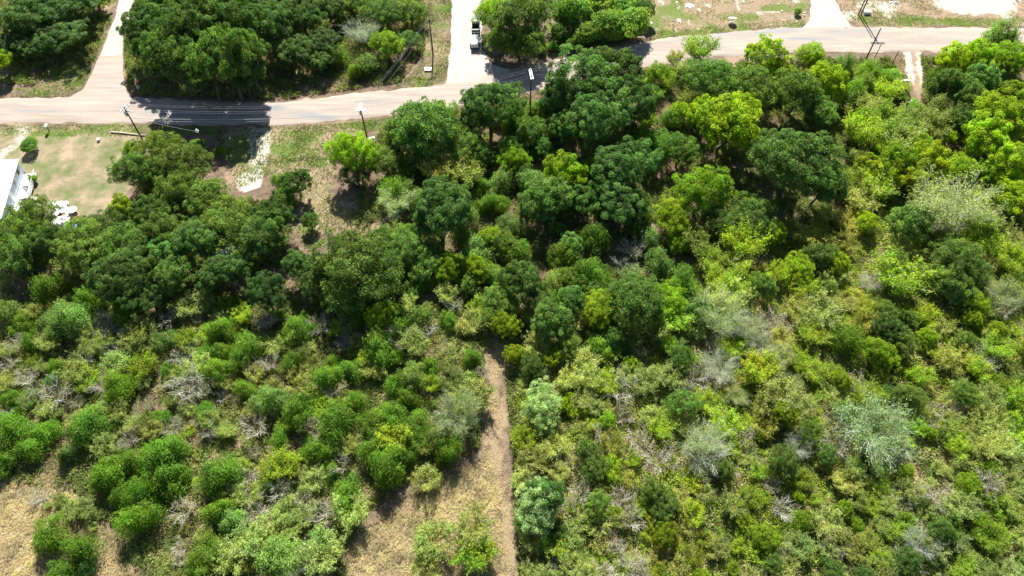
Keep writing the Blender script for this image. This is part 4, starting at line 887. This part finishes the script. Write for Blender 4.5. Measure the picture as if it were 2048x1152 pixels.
# ------------------------------------------------------------------ vehicles
def wheel(parent, x, y, r=.40, wd=.26):
    t = MB(); t.tube([(x - wd / 2, y, r), (x - wd / 2 + .03, y, r), (x + wd / 2 - .03, y, r), (x + wd / 2, y, r)], [r * .9, r, r, r * .9], 18); w_ = t.build('wheel', BLACK, parent)
    s = 1 if x > 0 else -1; MB().tube([(x + s * (wd / 2 - .01), y, r), (x + s * (wd / 2 + .02), y, r)], r * .58, 14).build('rim', STEEL, w_)
def pickup(loc, rz, paint, gate, label):
    e = empty('pickup_truck', loc, rz)            # nose along +y
    W = .97
    MB().prism([(-2.85, .45), (2.75, .45), (2.85, .62), (2.82, .98), (2.6, 1.08), (1.15, 1.16), (-.85, 1.12), (-.85, .72), (-2.85, .72)], -W, W).build('body', paint, e, bevel=.05)
    MB().prism([(1.25, 1.13), (.55, 1.80), (.35, 1.86), (-.55, 1.86), (-.72, 1.80), (-.85, 1.11)], -W + .12, W - .12).build('cab', paint, e, bevel=.06)
    MB().prism([(1.22, 1.19), (.62, 1.79), (.66, 1.81), (1.27, 1.20)], -W + .2, W - .2).build('windshield', GLASS, e)
    MB().prism([(-.735, 1.76), (-.86, 1.2), (-.89, 1.2), (-.765, 1.76)], -W + .22, W - .22).build('rear_window', GLASS, e)
    for s in (-1, 1):
        x0, x1 = sorted((s * (W - .13), s * (W - .10))); MB().prism([(1.0, 1.22), (.5, 1.74), (-.5, 1.74), (-.66, 1.22)], x0, x1).build('side_window', GLASS, e)
        x0, x1 = sorted((s * (W - .1), s * W)); MB().box(x0, x1, -2.85, -.86, .72, 1.22).build('bed_side', paint, e)
        MB().box(s * W - .02 + s * .12 - .09, s * W + .02 + s * .12 + .09, .75, .87, 1.2, 1.42).build('mirror', BLACK, e)
        MB().box(s * .72 - .18, s * .72 + .18, 2.8, 2.87, .72, .92).build('headlight', CERAMIC, e); MB().box(s * .88 - .06, s * .88 + .06, -2.9, -2.84, .8, 1.15).build('taillight', REDBR, e)
        for y in (1.85, -1.75): wheel(e, s * (W - .1), y)
    MB().box(-W + .1, W - .1, -2.78, -.88, .72, .76).build('bed_liner', BLACK, e)
    MB().box(-W + .1, W - .1, -2.88, -2.79, .72, 1.22).build('tailgate', gate, e)
    MB().box(-W + .14, W - .14, -1.35, -.9, .76, 1.2).build('toolbox', BLACK, e)
    for y, z in ((-3.02, .5), (2.88, .48)): MB().box(-W, W, y - .1, y + .1, z, z + .2).build('bumper', STEEL if y < 0 else BLACK, e)
    tag(e, label, 'pickup truck'); return e
tp = at(952, 54); pickup((tp.x, tp.y, 0.02), R_(1.5), DGREEN, GGREEN, 'dark green pickup truck parked on the gravel road, hitched to a white trailer')
def trailer(loc, rz):
    e = empty('utility_trailer', loc, rz)
    MB().prism([(-2.0, .5), (2.0, .5), (2.0, .62), (-2.0, .62)], -.88, .88).build('frame', BLACK, e)
    x = MB(); b = [(-.86, -1.85), (.86, -1.85), (.86, 1.3), (.62, 1.95), (-.62, 1.95), (-.86, 1.3)]; n = len(b)
    for z, s in ((.62, 1), (1.45, 1), (1.55, .93)):
        for u, v in b: x.v.append(Vector((u * s, v * s, z)))
    x.f += [tuple(reversed(range(n))), tuple(range(2 * n, 3 * n))] + [(k * n + i, k * n + (i + 1) % n, (k + 1) * n + (i + 1) % n, (k + 1) * n + i) for k in (0, 1) for i in range(n)]
    x.build('white_cover', ROOFW, e)
    for s in (-1, 1):
        wheel(e, s * 1.0, -.35, .34, .2); MB().box(s * 1.0 - .13, s * 1.0 + .13, -.85, .15, .7, .74).build('fender', BLACK, e)
    MB().tube([(0, 2.0, .55), (0, 3.15, .55)], .05, 8).build('tongue', STEEL, e)
    MB().tube([(0, 2.55, .12), (0, 2.55, .9)], .04, 8).build('jack', STEEL, e)
    g = MB().box(-.86, .86, -1.98, -1.94, 1.70, 1.76).build('tail_gate', BLACK, e)
    for k in range(6): MB().box(-.84 + k * .328, -.80 + k * .328, -1.98, -1.94, .62, 1.70).build('gate_bar', BLACK, g)
    tag(e, 'small white covered trailer with a barred tailgate behind the dark green pickup', 'trailer')
tp = at(950, 91); trailer((tp.x, tp.y, 0.02), R_(1.0))
tp = at(468, 512); pickup((tp.x, tp.y, 0.0), R_(75), WHITE, WHITE, 'white pickup truck glimpsed between oak crowns near the pale driveway')
